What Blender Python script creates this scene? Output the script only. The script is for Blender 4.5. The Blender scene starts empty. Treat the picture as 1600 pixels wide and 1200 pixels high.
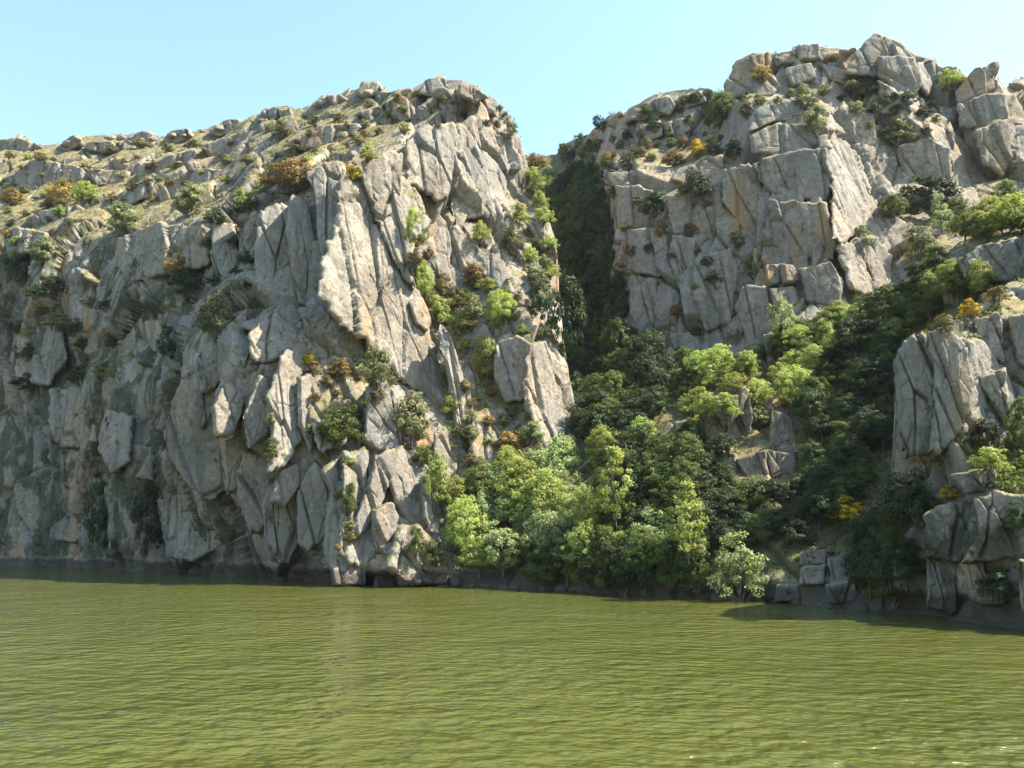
import bpy, math, random
import numpy as np
from mathutils import Vector, Matrix

# ------------------------------------------------------------------ camera, sky, sun, exposure
scene = bpy.context.scene
COL = scene.collection
F, CX, CY, CAMH = 1300.0, 800.0, 600.0, 4.5
PITCH = math.atan(240.0 / 1300.0)
cam_d = bpy.data.cameras.new('camera'); cam = bpy.data.objects.new('camera', cam_d); COL.objects.link(cam)
cam_d.sensor_width = 36.0; cam_d.lens = 36.0 * F / 1600.0
cam_d.clip_start = 0.1; cam_d.clip_end = 6000.0
cam.location = (0, 0, CAMH); cam.rotation_euler = (math.pi / 2 + PITCH, 0, 0)
scene.camera = cam

SUN_EL = math.radians(54.0)
SUN_AZ = math.radians(93.0)           # from +Y towards +X
world = bpy.data.worlds.new('World'); scene.world = world; world.use_nodes = True
wn = world.node_tree.nodes; wl_ = world.node_tree.links
sky = wn.new('ShaderNodeTexSky'); sky.sky_type = 'NISHITA'; sky.sun_disc = False
sky.sun_elevation = SUN_EL; sky.sun_rotation = SUN_AZ; sky.altitude = 300; sky.air_density = 2.0; sky.dust_density = 1.5; sky.ozone_density = 6.0
wn['Background'].inputs['Strength'].default_value = 0.105
wl_.new(sky.outputs[0], wn['Background'].inputs['Color'])
sun_d = bpy.data.lights.new('sun', 'SUN'); sun = bpy.data.objects.new('sun', sun_d); COL.objects.link(sun)
sun_d.energy = 5.0; sun_d.angle = math.radians(0.53); sun_d.color = (1.0, 0.91, 0.76)
SDIR = Vector((math.sin(SUN_AZ) * math.cos(SUN_EL), math.cos(SUN_AZ) * math.cos(SUN_EL), math.sin(SUN_EL)))
sun.rotation_euler = SDIR.to_track_quat('Z', 'Y').to_euler(); sun.location = (60, 20, 120)
vs = scene.view_settings
vs.view_transform = 'Standard'; vs.look = 'None'; vs.gamma = 1.0; vs.exposure = 1.68; vs.use_curve_mapping = False
scene.cycles.max_bounces = 6; scene.cycles.diffuse_bounces = 4; scene.cycles.volume_bounces = 0; scene.cycles.glossy_bounces = 2; scene.cycles.transmission_bounces = 3

# ------------------------------------------------------------------ projection helpers
cp, sp = math.cos(PITCH), math.sin(PITCH)
def at(px, py, D):
    """photo pixel + distance (world Y) -> world point(s)"""
    px = np.asarray(px, float); py = np.asarray(py, float); D = np.asarray(D, float)
    dx = (px - CX) / F; dy = (CY - py) / F
    yd = cp - dy * sp; zd = sp + dy * cp
    s = D / yd
    return np.stack([dx * s, D + 0 * s, CAMH + zd * s], -1)
def proj(P):
    x, y, z = P[..., 0], P[..., 1], P[..., 2] - CAMH
    fw = y * cp + z * sp; up = -y * sp + z * cp
    return CX + F * x / fw, CY - F * up / fw
def water_D(py):
    dy = (CY - np.asarray(py, float)) / F
    return -CAMH / ((sp + dy * cp) / (cp - dy * sp))
WLX = [-250, 0, 260, 470, 520, 720, 830, 1000, 1150, 1210, 1450, 1600, 1750, 1900]
WLY = [877, 885, 893, 905, 911, 917, 921, 930, 938, 942, 961, 984, 1008, 1030]

# ------------------------------------------------------------------ noise in numpy
def hash3(i, j, k, seed):
    h = (i.astype(np.int64) * 374761393 + j.astype(np.int64) * 668265263 + k.astype(np.int64) * 2147483647 + seed * 974634777) & 0xffffffff
    h = ((h ^ (h >> 13)) * 1274126177) & 0xffffffff
    h = ((h ^ (h >> 16)) * 2246822519) & 0xffffffff
    return (h ^ (h >> 15)) & 0xffffffff
def rnd(h, n):
    g = (h * 2654435761 + n * 40503 * 65537) & 0xffffffff
    g = ((g ^ (g >> 15)) * 2246822519) & 0xffffffff
    return ((g ^ (g >> 13)) & 0xffffff) / float(0x1000000)
def vnoise(P, seed):
    c = np.floor(P).astype(np.int64); f = P - c; f = f * f * (3 - 2 * f); out = 0
    for a in (0, 1):
        for b in (0, 1):
            for d in (0, 1):
                w = (f[:, 0] if a else 1 - f[:, 0]) * (f[:, 1] if b else 1 - f[:, 1]) * (f[:, 2] if d else 1 - f[:, 2])
                out = out + w * ((hash3(c[:, 0] + a, c[:, 1] + b, c[:, 2] + d, seed) & 0xffff) / 65535.0)
    return out * 2 - 1
def fbm(P, seed, octv=4, gain=0.5):
    s, a, t = 0, 1.0, 0
    for o in range(octv):
        s = s + a * vnoise(P * (2.03 ** o) + 17.3 * o, seed + o); t += a; a *= gain
    return s / t
def voronoi(P, seed):
    c = np.floor(P).astype(np.int64); n = len(P)
    F1 = np.full(n, 9.0); F2 = np.full(n, 9.0); ID = np.zeros(n, np.int64); V = np.zeros((n, 3))
    for a in (-1, 0, 1):
        for b in (-1, 0, 1):
            for d in (-1, 0, 1):
                ci, cj, ck = c[:, 0] + a, c[:, 1] + b, c[:, 2] + d
                h = hash3(ci, cj, ck, seed)
                v = np.stack([P[:, 0] - ci - rnd(h, 1), P[:, 1] - cj - rnd(h, 2), P[:, 2] - ck - rnd(h, 3)], 1)
                dd = np.sqrt((v * v).sum(1))
                closer = dd < F1
                F2 = np.where(closer, F1, np.minimum(F2, dd))
                F1 = np.where(closer, dd, F1); ID = np.where(closer, h, ID); V = np.where(closer[:, None], v, V)
    return F1, F2, ID, V
def sstep(a, b, x):
    t = np.clip((x - a) / (b - a), 0, 1); return t * t * (3 - 2 * t)
def blocks(P, size, zs, shear, seed, warp=0.12, cw=0.06):
    """faceted jointed-rock relief: (relief in -1..1, crack 0..1)"""
    Q = np.stack([P[:, 0] + shear * P[:, 2], P[:, 1], P[:, 2] * zs], 1) / size
    Q = Q + warp * np.stack([vnoise(Q * 1.3, seed + 50), vnoise(Q * 1.3, seed + 51), vnoise(Q * 1.3, seed + 52)], 1)
    F1, F2, ID, V = voronoi(Q, seed)
    off = rnd(ID, 5) * 2 - 1
    tx, ty, tz = rnd(ID, 6) * 2 - 1, rnd(ID, 7) * 2 - 1, rnd(ID, 8) * 2 - 1
    tilt = V[:, 0] * tx * 1.5 + V[:, 1] * ty + V[:, 2] * tz * 1.5
    crack = 1 - sstep(0.0, cw, F2 - F1)
    return 0.55 * off + 1.0 * tilt, crack
def rock_relief(P, k_big=1.0, k_mid=1.0, k_small=1.0, shear=0.12, seed=3):
    d = 0
    h, c = blocks(P, 9.5, 0.36, shear, seed, 0.18, 0.05); d = d + k_big * (1.45 * h - 1.1 * c)
    h, c = blocks(P, 3.6, 0.32, shear * 1.3, seed + 7); d = d + k_mid * (0.48 * h - 0.60 * c)
    h, c = blocks(P, 1.35, 0.50, shear, seed + 13, 0.12, 0.10); d = d + k_small * (0.14 * h - 0.13 * c)
    return d + 0.15 * fbm(P * 0.33, seed + 20, 5, 0.55)

def blur(A, n):
    k = np.hanning(2 * n + 3)[1:-1]; k /= k.sum()
    for ax in (0, 1):
        pad = [(0, 0), (0, 0)]; pad[ax] = (n, n)
        B = np.pad(A, pad, mode='edge')
        A = np.apply_along_axis(lambda v: np.convolve(v, k, 'valid'), ax, B)
    return A
def in_poly(px, py, poly):
    r = np.zeros(np.shape(px), bool); n = len(poly)
    for i in range(n):
        x0, y0 = poly[i]; x1, y1 = poly[(i + 1) % n]
        if y0 == y1: continue
        c = ((y0 > py) != (y1 > py)) & (px < (x1 - x0) * (py - y0) / (y1 - y0) + x0)
        r ^= c
    return r

# ------------------------------------------------------------------ materials
def nt(name):
    m = bpy.data.materials.new(name); m.use_nodes = True
    t = m.node_tree; b = t.nodes['Principled BSDF']
    return m, t, b
class G:
    def __init__(s, t): s.t = t
    def n(s, typ, **kw):
        x = s.t.nodes.new(typ)
        for k, v in kw.items(): setattr(x, k, v)
        return x
    def l(s, a, b): s.t.links.new(a, b)
    def noise(s, vec, scale, detail=4, rough=0.55, dist=0.0):
        x = s.n('ShaderNodeTexNoise'); x.inputs['Scale'].default_value = scale; x.inputs['Detail'].default_value = detail
        x.inputs['Roughness'].default_value = rough; x.inputs['Distortion'].default_value = dist; s.l(vec, x.inputs['Vector']); return x.outputs['Fac']
    def ramp(s, fac, stops):
        x = s.n('ShaderNodeValToRGB'); e = x.color_ramp.elements
        while len(e) < len(stops): e.new(0.5)
        for i, (p, c) in enumerate(stops):
            e[i].position = p; e[i].color = (c, c, c, 1) if isinstance(c, (int, float)) else (*c, 1)
        s.l(fac, x.inputs['Fac']); return x.outputs['Color']
    def mix(s, fac, a, b, mode='MIX'):
        x = s.n('ShaderNodeMix', data_type='RGBA', blend_type=mode)
        for v, i in ((fac, 0), (a, 6), (b, 7)):
            if isinstance(v, tuple): x.inputs[i].default_value = (*v, 1)
            elif isinstance(v, (int, float)): x.inputs[i].default_value = v
            else: s.l(v, x.inputs[i])
        return x.outputs[2]
    def math(s, op, a, b=0.0, c=None, clamp=False):
        x = s.n('ShaderNodeMath', operation=op, use_clamp=clamp)
        for i, v in enumerate((a, b, c)):
            if v is None: continue
            if isinstance(v, (int, float)): x.inputs[i].default_value = v
            else: s.l(v, x.inputs[i])
        return x.outputs[0]
    def mapv(s, vec, sc):
        x = s.n('ShaderNodeMapping'); x.inputs['Scale'].default_value = sc; s.l(vec, x.inputs['Vector']); return x.outputs[0]

def rock_material():
    m, t, b = nt('granite'); g = G(t)
    geo = g.n('ShaderNodeNewGeometry'); pos = geo.outputs['Position']
    sepn = g.n('ShaderNodeSeparateXYZ'); g.l(geo.outputs['Normal'], sepn.inputs[0])
    sepp = g.n('ShaderNodeSeparateXYZ'); g.l(pos, sepp.inputs[0])
    base = g.ramp(g.noise(pos, 0.16, 6, 0.65), [(0.28, (0.168, 0.138, 0.102)), (0.5, (0.285, 0.245, 0.188)), (0.72, (0.395, 0.350, 0.280))])
    mott = g.ramp(g.noise(pos, 1.7, 6, 0.7), [(0.33, 0.50), (0.48, 0.92), (0.7, 1.22)])
    base = g.mix(1.0, base, mott, 'MULTIPLY')
    speck = g.ramp(g.noise(pos, 7.0, 3, 0.6), [(0.36, 0.62), (0.50, 1.0), (0.66, 1.2)])
    base = g.mix(0.75, base, speck, 'MULTIPLY')
    # pale lichen blotches and dark lichen
    lich = g.ramp(g.noise(pos, 0.9, 5, 0.7, 0.6), [(0.58, 0.0), (0.66, 1.0)])
    base = g.mix(g.math('MULTIPLY', lich, 0.45), base, (0.46, 0.43, 0.36))
    dl = g.ramp(g.noise(pos, 0.5, 6, 0.75, 0.4), [(0.53, 0.0), (0.64, 1.0)])
    base = g.mix(g.math('MULTIPLY', dl, 0.72), base, (0.115, 0.110, 0.085))
    cool = g.ramp(g.noise(pos, 0.075, 4, 0.6), [(0.44, 0.0), (0.58, 1.0)])
    base = g.mix(g.math('MULTIPLY', cool, 0.45), base, (0.215, 0.220, 0.210))
    # vertical water streaks, ochre and dark
    st0 = g.noise(g.mapv(pos, (1.0, 1.0, 0.045)), 0.42, 5, 0.62, 0.25)
    base = g.mix(g.math('MULTIPLY', g.ramp(st0, [(0.56, 0.0), (0.66, 1.0)]), 0.62), base, (0.105, 0.100, 0.088))
    st = g.noise(g.mapv(pos, (1.0, 1.0, 0.07)), 0.9, 5, 0.6, 0.3)
    base = g.mix(g.math('MULTIPLY', g.ramp(st, [(0.54, 0.0), (0.66, 1.0)]), 0.55), base, (0.15, 0.145, 0.130))
    st2 = g.noise(g.mapv(pos, (1.0, 1.0, 0.12)), 0.31, 4, 0.6, 0.4)
    reg = g.ramp(g.noise(pos, 0.05, 2, 0.5), [(0.46, 0.0), (0.58, 1.0)])
    och = g.math('MULTIPLY', g.ramp(st2, [(0.50, 0.0), (0.66, 1.0)]), reg)
    base = g.mix(g.math('MULTIPLY', och, 0.75), base, (0.36, 0.215, 0.095))
    # black-green moss and lichen sheets
    am = g.n('ShaderNodeAttribute', attribute_name='moss')
    mn = g.noise(g.mapv(pos, (1.0, 1.0, 0.55)), 0.24, 7, 0.68, 0.5)
    mf = g.ramp(g.math('ADD', mn, g.math('MULTIPLY', g.math('SUBTRACT', am.outputs['Fac'], 1.0), 0.16)), [(0.53, 0.0), (0.60, 1.0)])
    mcol = g.ramp(g.noise(pos, 0.8, 5, 0.7), [(0.35, (0.030, 0.038, 0.022)), (0.65, (0.075, 0.082, 0.040))])
    base = g.mix(g.math('MULTIPLY', mf, 0.85), base, mcol)
    # moss, grass and dry turf where it can hold on
    att = g.n('ShaderNodeAttribute', attribute_name='veg')
    n1 = g.noise(pos, 0.45, 5, 0.7)
    led = g.math('ADD', g.math('MULTIPLY', sepn.outputs[2], 1.0), g.math('MULTIPLY', g.math('SUBTRACT', n1, 0.5), 1.5))
    led = g.math('ADD', led, g.math('MULTIPLY', att.outputs['Fac'], 0.75))
    ledf = g.ramp(led, [(0.60, 0.0), (0.80, 1.0)])
    turf = g.ramp(g.noise(pos, 0.7, 5, 0.7), [(0.32, (0.072, 0.080, 0.026)), (0.47, (0.150, 0.132, 0.052)), (0.58, (0.260, 0.205, 0.095)), (0.70, (0.27, 0.145, 0.050))])
    turf = g.mix(0.6, turf, g.ramp(g.noise(pos, 5.0, 3, 0.7), [(0.3, 0.5), (0.7, 1.3)]), 'MULTIPLY')
    soil = g.mix(att.outputs['Fac'], turf, g.mix(0.5, turf, (0.040, 0.060, 0.020)))
    base = g.mix(g.math('MULTIPLY', ledf, 0.9), base, soil)
    # tide mark of the reservoir
    wob = g.math('MULTIPLY', g.math('SUBTRACT', g.noise(g.mapv(pos, (1, 1, 0.3)), 0.5, 4, 0.6), 0.5), 1.6)
    zz = g.math('ADD', sepp.outputs[2], wob)
    pale = g.ramp(g.math('MULTIPLY', zz, 0.2), [(0.26, 0.0), (0.30, 1.0), (0.42, 0.0)])
    base = g.mix(g.math('MULTIPLY', pale, 0.25), base, (0.42, 0.37, 0.31))
    tide = g.ramp(g.math('MULTIPLY', zz, 0.2), [(0.22, 1.0), (0.30, 0.0)])
    base = g.mix(g.math('MULTIPLY', tide, 0.85), base, (0.075, 0.066, 0.055))
    g.l(base, b.inputs['Base Color'])
    b.inputs['Roughness'].default_value = 0.92; b.inputs['Specular IOR Level'].default_value = 0.2
    bh = g.math('ADD', g.math('MULTIPLY', g.noise(pos, 1.6, 8, 0.68), 0.75), g.math('MULTIPLY', g.noise(g.mapv(pos, (1.6, 1.6, 0.6)), 4.5, 5, 0.65), 0.22))
    bu = g.n('ShaderNodeBump'); bu.inputs['Strength'].default_value = 0.9; bu.inputs['Distance'].default_value = 0.30
    g.l(bh, bu.inputs['Height']); g.l(bu.outputs[0], b.inputs['Normal'])
    return m
ROCK = rock_material()

def leaf_material(name, stops, trans=0.5, hue=0.03):
    m, t, b = nt(name); g = G(t)
    geo = g.n('ShaderNodeNewGeometry'); oi = g.n('ShaderNodeObjectInfo')
    att = g.n('ShaderNodeAttribute', attribute_name='tone')
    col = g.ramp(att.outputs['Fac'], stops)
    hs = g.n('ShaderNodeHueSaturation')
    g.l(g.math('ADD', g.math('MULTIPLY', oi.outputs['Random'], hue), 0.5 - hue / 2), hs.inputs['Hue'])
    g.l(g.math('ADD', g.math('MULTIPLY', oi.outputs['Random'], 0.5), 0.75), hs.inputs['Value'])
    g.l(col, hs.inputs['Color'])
    g.l(hs.outputs[0], b.inputs['Base Color']); b.inputs['Roughness'].default_value = 0.55; b.inputs['Specular IOR Level'].default_value = 0.25
    tr = g.n('ShaderNodeBsdfTranslucent'); g.l(g.mix(0.35, hs.outputs[0], (1.0, 0.97, 0.45), 'MULTIPLY'), tr.inputs['Color'])
    ms = g.n('ShaderNodeMixShader'); ms.inputs[0].default_value = trans
    g.l(b.outputs[0], ms.inputs[1]); g.l(tr.outputs[0], ms.inputs[2])
    g.l(ms.outputs[0], t.nodes['Material Output'].inputs['Surface'])
    return m
LEAF = {
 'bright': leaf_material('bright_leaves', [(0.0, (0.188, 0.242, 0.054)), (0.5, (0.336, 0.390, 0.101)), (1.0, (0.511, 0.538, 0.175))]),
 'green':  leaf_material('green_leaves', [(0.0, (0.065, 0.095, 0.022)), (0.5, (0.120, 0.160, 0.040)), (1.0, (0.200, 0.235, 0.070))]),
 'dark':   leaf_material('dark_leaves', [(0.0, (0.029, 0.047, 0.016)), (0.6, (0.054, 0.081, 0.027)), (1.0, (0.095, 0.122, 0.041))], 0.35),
 'olive':  leaf_material('olive_leaves', [(0.0, (0.113, 0.133, 0.054)), (0.5, (0.209, 0.224, 0.095)), (1.0, (0.361, 0.341, 0.171))], 0.3, 0.04),
 'grey':   leaf_material('grey_leaves', [(0.0, (0.175, 0.219, 0.088)), (0.5, (0.288, 0.344, 0.138)), (1.0, (0.425, 0.469, 0.219))], 0.4),
 'rust':   leaf_material('rust_leaves', [(0.0, (0.104, 0.104, 0.034)), (0.35, (0.195, 0.163, 0.049)), (0.6, (0.351, 0.202, 0.065)), (1.0, (0.507, 0.370, 0.104))], 0.35),
 'broom':  leaf_material('broom_leaves', [(0.0, (0.070, 0.100, 0.022)), (0.22, (0.140, 0.150, 0.030)), (0.34, (0.62, 0.44, 0.015)), (1.0, (0.78, 0.56, 0.025))], 0.3, 0.015),
 'dry':    leaf_material('dry_grass', [(0.0, (0.110, 0.105, 0.035)), (0.5, (0.200, 0.165, 0.065)), (1.0, (0.330, 0.270, 0.130))], 0.3, 0.03),
}
def bark_material():
    m, t, b = nt('bark'); g = G(t); geo = g.n('ShaderNodeNewGeometry')
    g.l(g.ramp(g.noise(g.mapv(geo.outputs['Position'], (1, 1, 0.3)), 8, 4), [(0.3, (0.06, 0.048, 0.035)), (0.7, (0.17, 0.145, 0.115))]), b.inputs['Base Color'])
    b.inputs['Roughness'].default_value = 0.9; return m
BARK = bark_material()
def water_material():
    m, t, b = nt('river_water'); g = G(t); geo = g.n('ShaderNodeNewGeometry'); pos = geo.outputs['Position']
    col = g.ramp(g.noise(g.mapv(pos, (1.0, 0.55, 1)), 0.10, 3, 0.5), [(0.35, (0.059, 0.068, 0.012)), (0.65, (0.074, 0.082, 0.017))])
    g.l(col, b.inputs['Base Color'])
    b.inputs['Roughness'].default_value = 0.04; b.inputs['IOR'].default_value = 1.33
    v = g.n('ShaderNodeMapping'); v.inputs['Rotation'].default_value = (0, 0, 0.35); v.inputs['Scale'].default_value = (0.8, 1.0, 1); g.l(pos, v.inputs['Vector'])
    big = g.noise(v.outputs[0], 0.35, 2, 0.5); mid = g.noise(v.outputs[0], 1.6, 2, 0.5, 0.1); sm = g.noise(v.outputs[0], 5.0, 3, 0.6)
    patch = g.ramp(g.noise(pos, 0.055, 3, 0.5), [(0.35, 0.45), (0.62, 1.0)])         # calmer and ruffled patches
    h = g.math('ADD', g.math('MULTIPLY', big, 0.30), g.math('MULTIPLY', g.math('ADD', g.math('MULTIPLY', mid, 0.36), g.math('MULTIPLY', sm, 0.06)), patch))
    bu = g.n('ShaderNodeBump'); bu.inputs['Strength'].default_value = 1.0; bu.inputs['Distance'].default_value = 1.5
    g.l(h, bu.inputs['Height']); g.l(bu.outputs[0], b.inputs['Normal'])
    return m
WATER = water_material()

# ------------------------------------------------------------------ mesh helpers
def mesh_from(name, V, quads, mat, tris=None, attr=None, smooth=False):
    me = bpy.data.meshes.new(name)
    nq = len(quads); ntr = 0 if tris is None else len(tris)
    me.vertices.add(len(V)); me.vertices.foreach_set('co', np.ascontiguousarray(V, np.float32).ravel())
    idx = np.concatenate([np.asarray(quads, np.int32).ravel()] + ([np.asarray(tris, np.int32).ravel()] if ntr else []))
    me.loops.add(len(idx)); me.loops.foreach_set('vertex_index', idx)
    st = np.concatenate([np.arange(nq) * 4, nq * 4 + np.arange(ntr) * 3]).astype(np.int32)
    me.polygons.add(nq + ntr); me.polygons.foreach_set('loop_start', st)
    me.update(calc_edges=True)
    if smooth: me.polygons.foreach_set('use_smooth', np.ones(nq + ntr, bool))
    if attr:
        for k, a in attr.items():
            at_ = me.attributes.new(k, 'FLOAT', 'POINT'); at_.data.foreach_set('value', np.ascontiguousarray(a, np.float32))
    me.materials.append(mat); me.validate()
    return me
def obj(name, me, parent=None, loc=None):
    o = bpy.data.objects.new(name, me); COL.objects.link(o)
    if parent: o.parent = parent
    if loc is not None: o.location = loc
    return o
def tag(o, label=None, cat=None, group=None, kind=None):
    if label: o['label'] = label
    if cat: o['category'] = cat
    if group: o['group'] = group
    if kind: o['kind'] = kind
    return o
def grid_quads(nu, nv):
    i, j = np.meshgrid(np.arange(nu - 1), np.arange(nv - 1), indexing='ij')
    a = i * nv + j
    return np.stack([a, a + nv, a + nv + 1, a + 1], -1).reshape(-1, 4)
def grid_normals(P):
    du = np.gradient(P, axis=0); dv = np.gradient(P, axis=1)
    n = np.cross(du, dv); n /= np.linalg.norm(n, axis=-1, keepdims=True) + 1e-9
    return n

# ------------------------------------------------------------------ terrain: three rock masses and the ravine slope
ZB = 3                                   # pixel bin of the depth lookup
ZW, ZH = 2200 // ZB, 1300 // ZB
zbuf = np.full((ZH, ZW), 1e6)
def splat(P):
    px, py = proj(P.reshape(-1, 3)); D = P.reshape(-1, 3)[:, 1]
    i = ((py) // ZB).astype(int); j = ((px + 250) // ZB).astype(int)
    ok = (i >= 0) & (i < ZH) & (j >= 0) & (j < ZW)
    np.minimum.at(zbuf, (i[ok], j[ok]), D[ok])
def hit(px, py, r=1):
    i = int(py // ZB); j = int((px + 250) // ZB)
    w = zbuf[max(0, i - r):i + r + 1, max(0, j - r):j + r + 1]; w = w[w < 1e5]
    return float(np.median(w)) if len(w) else None
SURF = {}
def terrain(name, x0, x1, step, rows, cols, top, dense=None, back=50, nback=16, drop=0.25, big=1, mid=1, small=1, shear=0.12, seed=3, blurn=16, soft=None, veg=None, bottom=None, moss=None):
    px = np.arange(x0, x1 + step, step)
    if dense:
        for a, b_, st in dense: px = np.concatenate([px[(px < a) | (px > b_)], np.arange(a, b_, st)])
        px = np.sort(px)
    wly = np.interp(px, WLX, WLY) if bottom is None else np.interp(px, *zip(*bottom))
    tp = np.minimum(np.interp(px, *zip(*top)), wly - 4)
    t = np.linspace(0, 1, rows)
    PX = np.repeat(px[:, None], rows, 1)
    TT = np.repeat(t[None, :], len(px), 0)
    PY = wly[:, None] + (tp - wly)[:, None] * TT
    cx = np.array([c[0] for c in cols], float)
    pyg = np.arange(-200, 1100, 4.0)
    tab = []
    for c, pts in cols:
        pts = list(pts)
        if bottom is None: w = float(np.interp(c, WLX, WLY)); pts = [(w, float(water_D(w)))] + pts
        pts.sort(); tab.append(np.interp(pyg, [p[0] for p in pts], [p[1] for p in pts]))
    tab = np.array(tab)
    gx = np.arange(x0 - 8, x1 + 12, 4.0)
    T2 = np.stack([np.interp(gx, cx, tab[:, k]) for k in range(len(pyg))], 1)
    T2 = blur(T2, 4)
    def depth(PX, PY):
        fi = np.clip((PX - gx[0]) / 4.0, 0, len(gx) - 1.001); fj = np.clip((PY - pyg[0]) / 4.0, 0, len(pyg) - 1.001)
        i0 = fi.astype(int); j0 = fj.astype(int); a = fi - i0; b2 = fj - j0
        return T2[i0, j0] * (1 - a) * (1 - b2) + T2[i0 + 1, j0] * a * (1 - b2) + T2[i0, j0 + 1] * (1 - a) * b2 + T2[i0 + 1, j0 + 1] * a * b2
    P = at(PX, PY, depth(PX, PY))
    # spend more rows where the ground runs away from the river
    seg = np.linalg.norm(np.diff(P, axis=1), axis=-1); seg = blur(seg / seg.sum(1, keepdims=True), 7)
    cum = np.concatenate([np.zeros((len(px), 1)), np.cumsum(0.45 * seg + 0.55 / (rows - 1), 1)], 1); cum /= cum[:, -1:]
    TT = np.stack([np.interp(t, cum[i], t) for i in range(len(px))])
    PY = wly[:, None] + (tp - wly)[:, None] * TT
    P = at(PX, PY, depth(PX, PY))
    # rows below the water, rows running back behind the skyline
    und = []
    if bottom is None:
        for k in (2, 1): q = P[:, 0].copy(); q[:, 2] = -1.6 * k; q[:, 1] -= 0.4 * k; und.append(q[:, None])
    else:
        q = P[:, 0].copy(); q[:, 2] -= 8; q[:, 1] += 4; und.append(q[:, None])
    bk = []
    ray = P[:, -1] - np.array([0, 0, CAMH]); ray[:, 2] = 0; ray /= np.linalg.norm(ray, axis=1, keepdims=True)
    for k in range(1, nback + 1):
        d = back * (k / nback) ** 1.6
        q = P[:, -1] + ray * d; q[:, 2] -= drop * d + 0.004 * d * d * (drop > 0.3); bk.append(q[:, None])
    A = np.concatenate(und + [P] + bk, 1)
    nu, nv = A.shape[:2]
    N = grid_normals(np.stack([blur(A[..., k], blurn) for k in range(3)], -1))
    if (N @ np.array([0, -1.0, 0.4])).mean() < 0: N = -N
    Pf = A.reshape(-1, 3)
    gap = np.linalg.norm(np.gradient(A, axis=1), axis=-1)
    gap = np.maximum(blur(gap, 3), np.linalg.norm(np.gradient(A, axis=0), axis=-1)).ravel()
    hill = np.clip(blur(np.abs(N[..., 2]), 6).ravel() * 1.6 - 0.75, 0, 1)          # gentle ground: lower, blockier relief
    flat = sstep(0.28, 0.58, blur(np.abs(N[..., 2]), 4).ravel())
    kb = big * (1 - 0.55 * hill); km = mid * np.clip(1.1 / gap, 0, 1) ** 2 * (1 - 0.7 * flat); ks = small * np.clip(0.32 / gap, 0, 1) ** 2 * (1 - 0.95 * flat)
    rel = rock_relief(Pf, kb, km, ks, shear, seed).reshape(nu, nv)
    rel[:, -nback:] *= 0.35
    ppx, ppy = proj(Pf); ppx = ppx.reshape(nu, nv); ppy = ppy.reshape(nu, nv)
    k = np.ones((nu, nv))
    for poly, f in (soft or []): k[in_poly(ppx, ppy, poly)] = f
    k = blur(k, 5)
    sc = np.clip(A[..., 1] / 85.0, 0.55, 1.5)
    rel *= k * sc
    rr = np.clip((np.arange(nv) - len(und)) / rows, 0, 1)
    flank = sstep(8, 30, np.abs(np.gradient(tp, px)) * 6)[:, None]          # outline running steeply: keep it clean
    rel *= 1 - sstep(0.90, 0.99, rr)[None, :] * (0.12 + 0.68 * flank)
    rel *= 1 - 0.45 * blur(np.repeat(flank, nv, 1), 4) * sstep(0.5, 0.9, rr)[None, :]
    B = A + N * rel[..., None]
    v = np.zeros((nu, nv))
    for poly, f in (veg or []): v[in_poly(ppx, ppy, poly)] = f
    v = blur(v, 6)
    ms = np.full((nu, nv), 0.3)
    for poly, f in (moss or []): ms[in_poly(ppx, ppy, poly)] = f
    ms = blur(ms, 8)
    me = mesh_from(name, B.reshape(-1, 3), grid_quads(nu, nv), ROCK, attr={'veg': v.ravel(), 'moss': ms.ravel()}, smooth=True)
    # the loop order decides the facing; make it look outwards
    o = obj(name, me); tag(o, kind='structure')
    splat(B[:, :len(und) + rows])
    SURF[name] = (B, grid_normals(B), v)
    return o

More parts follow.
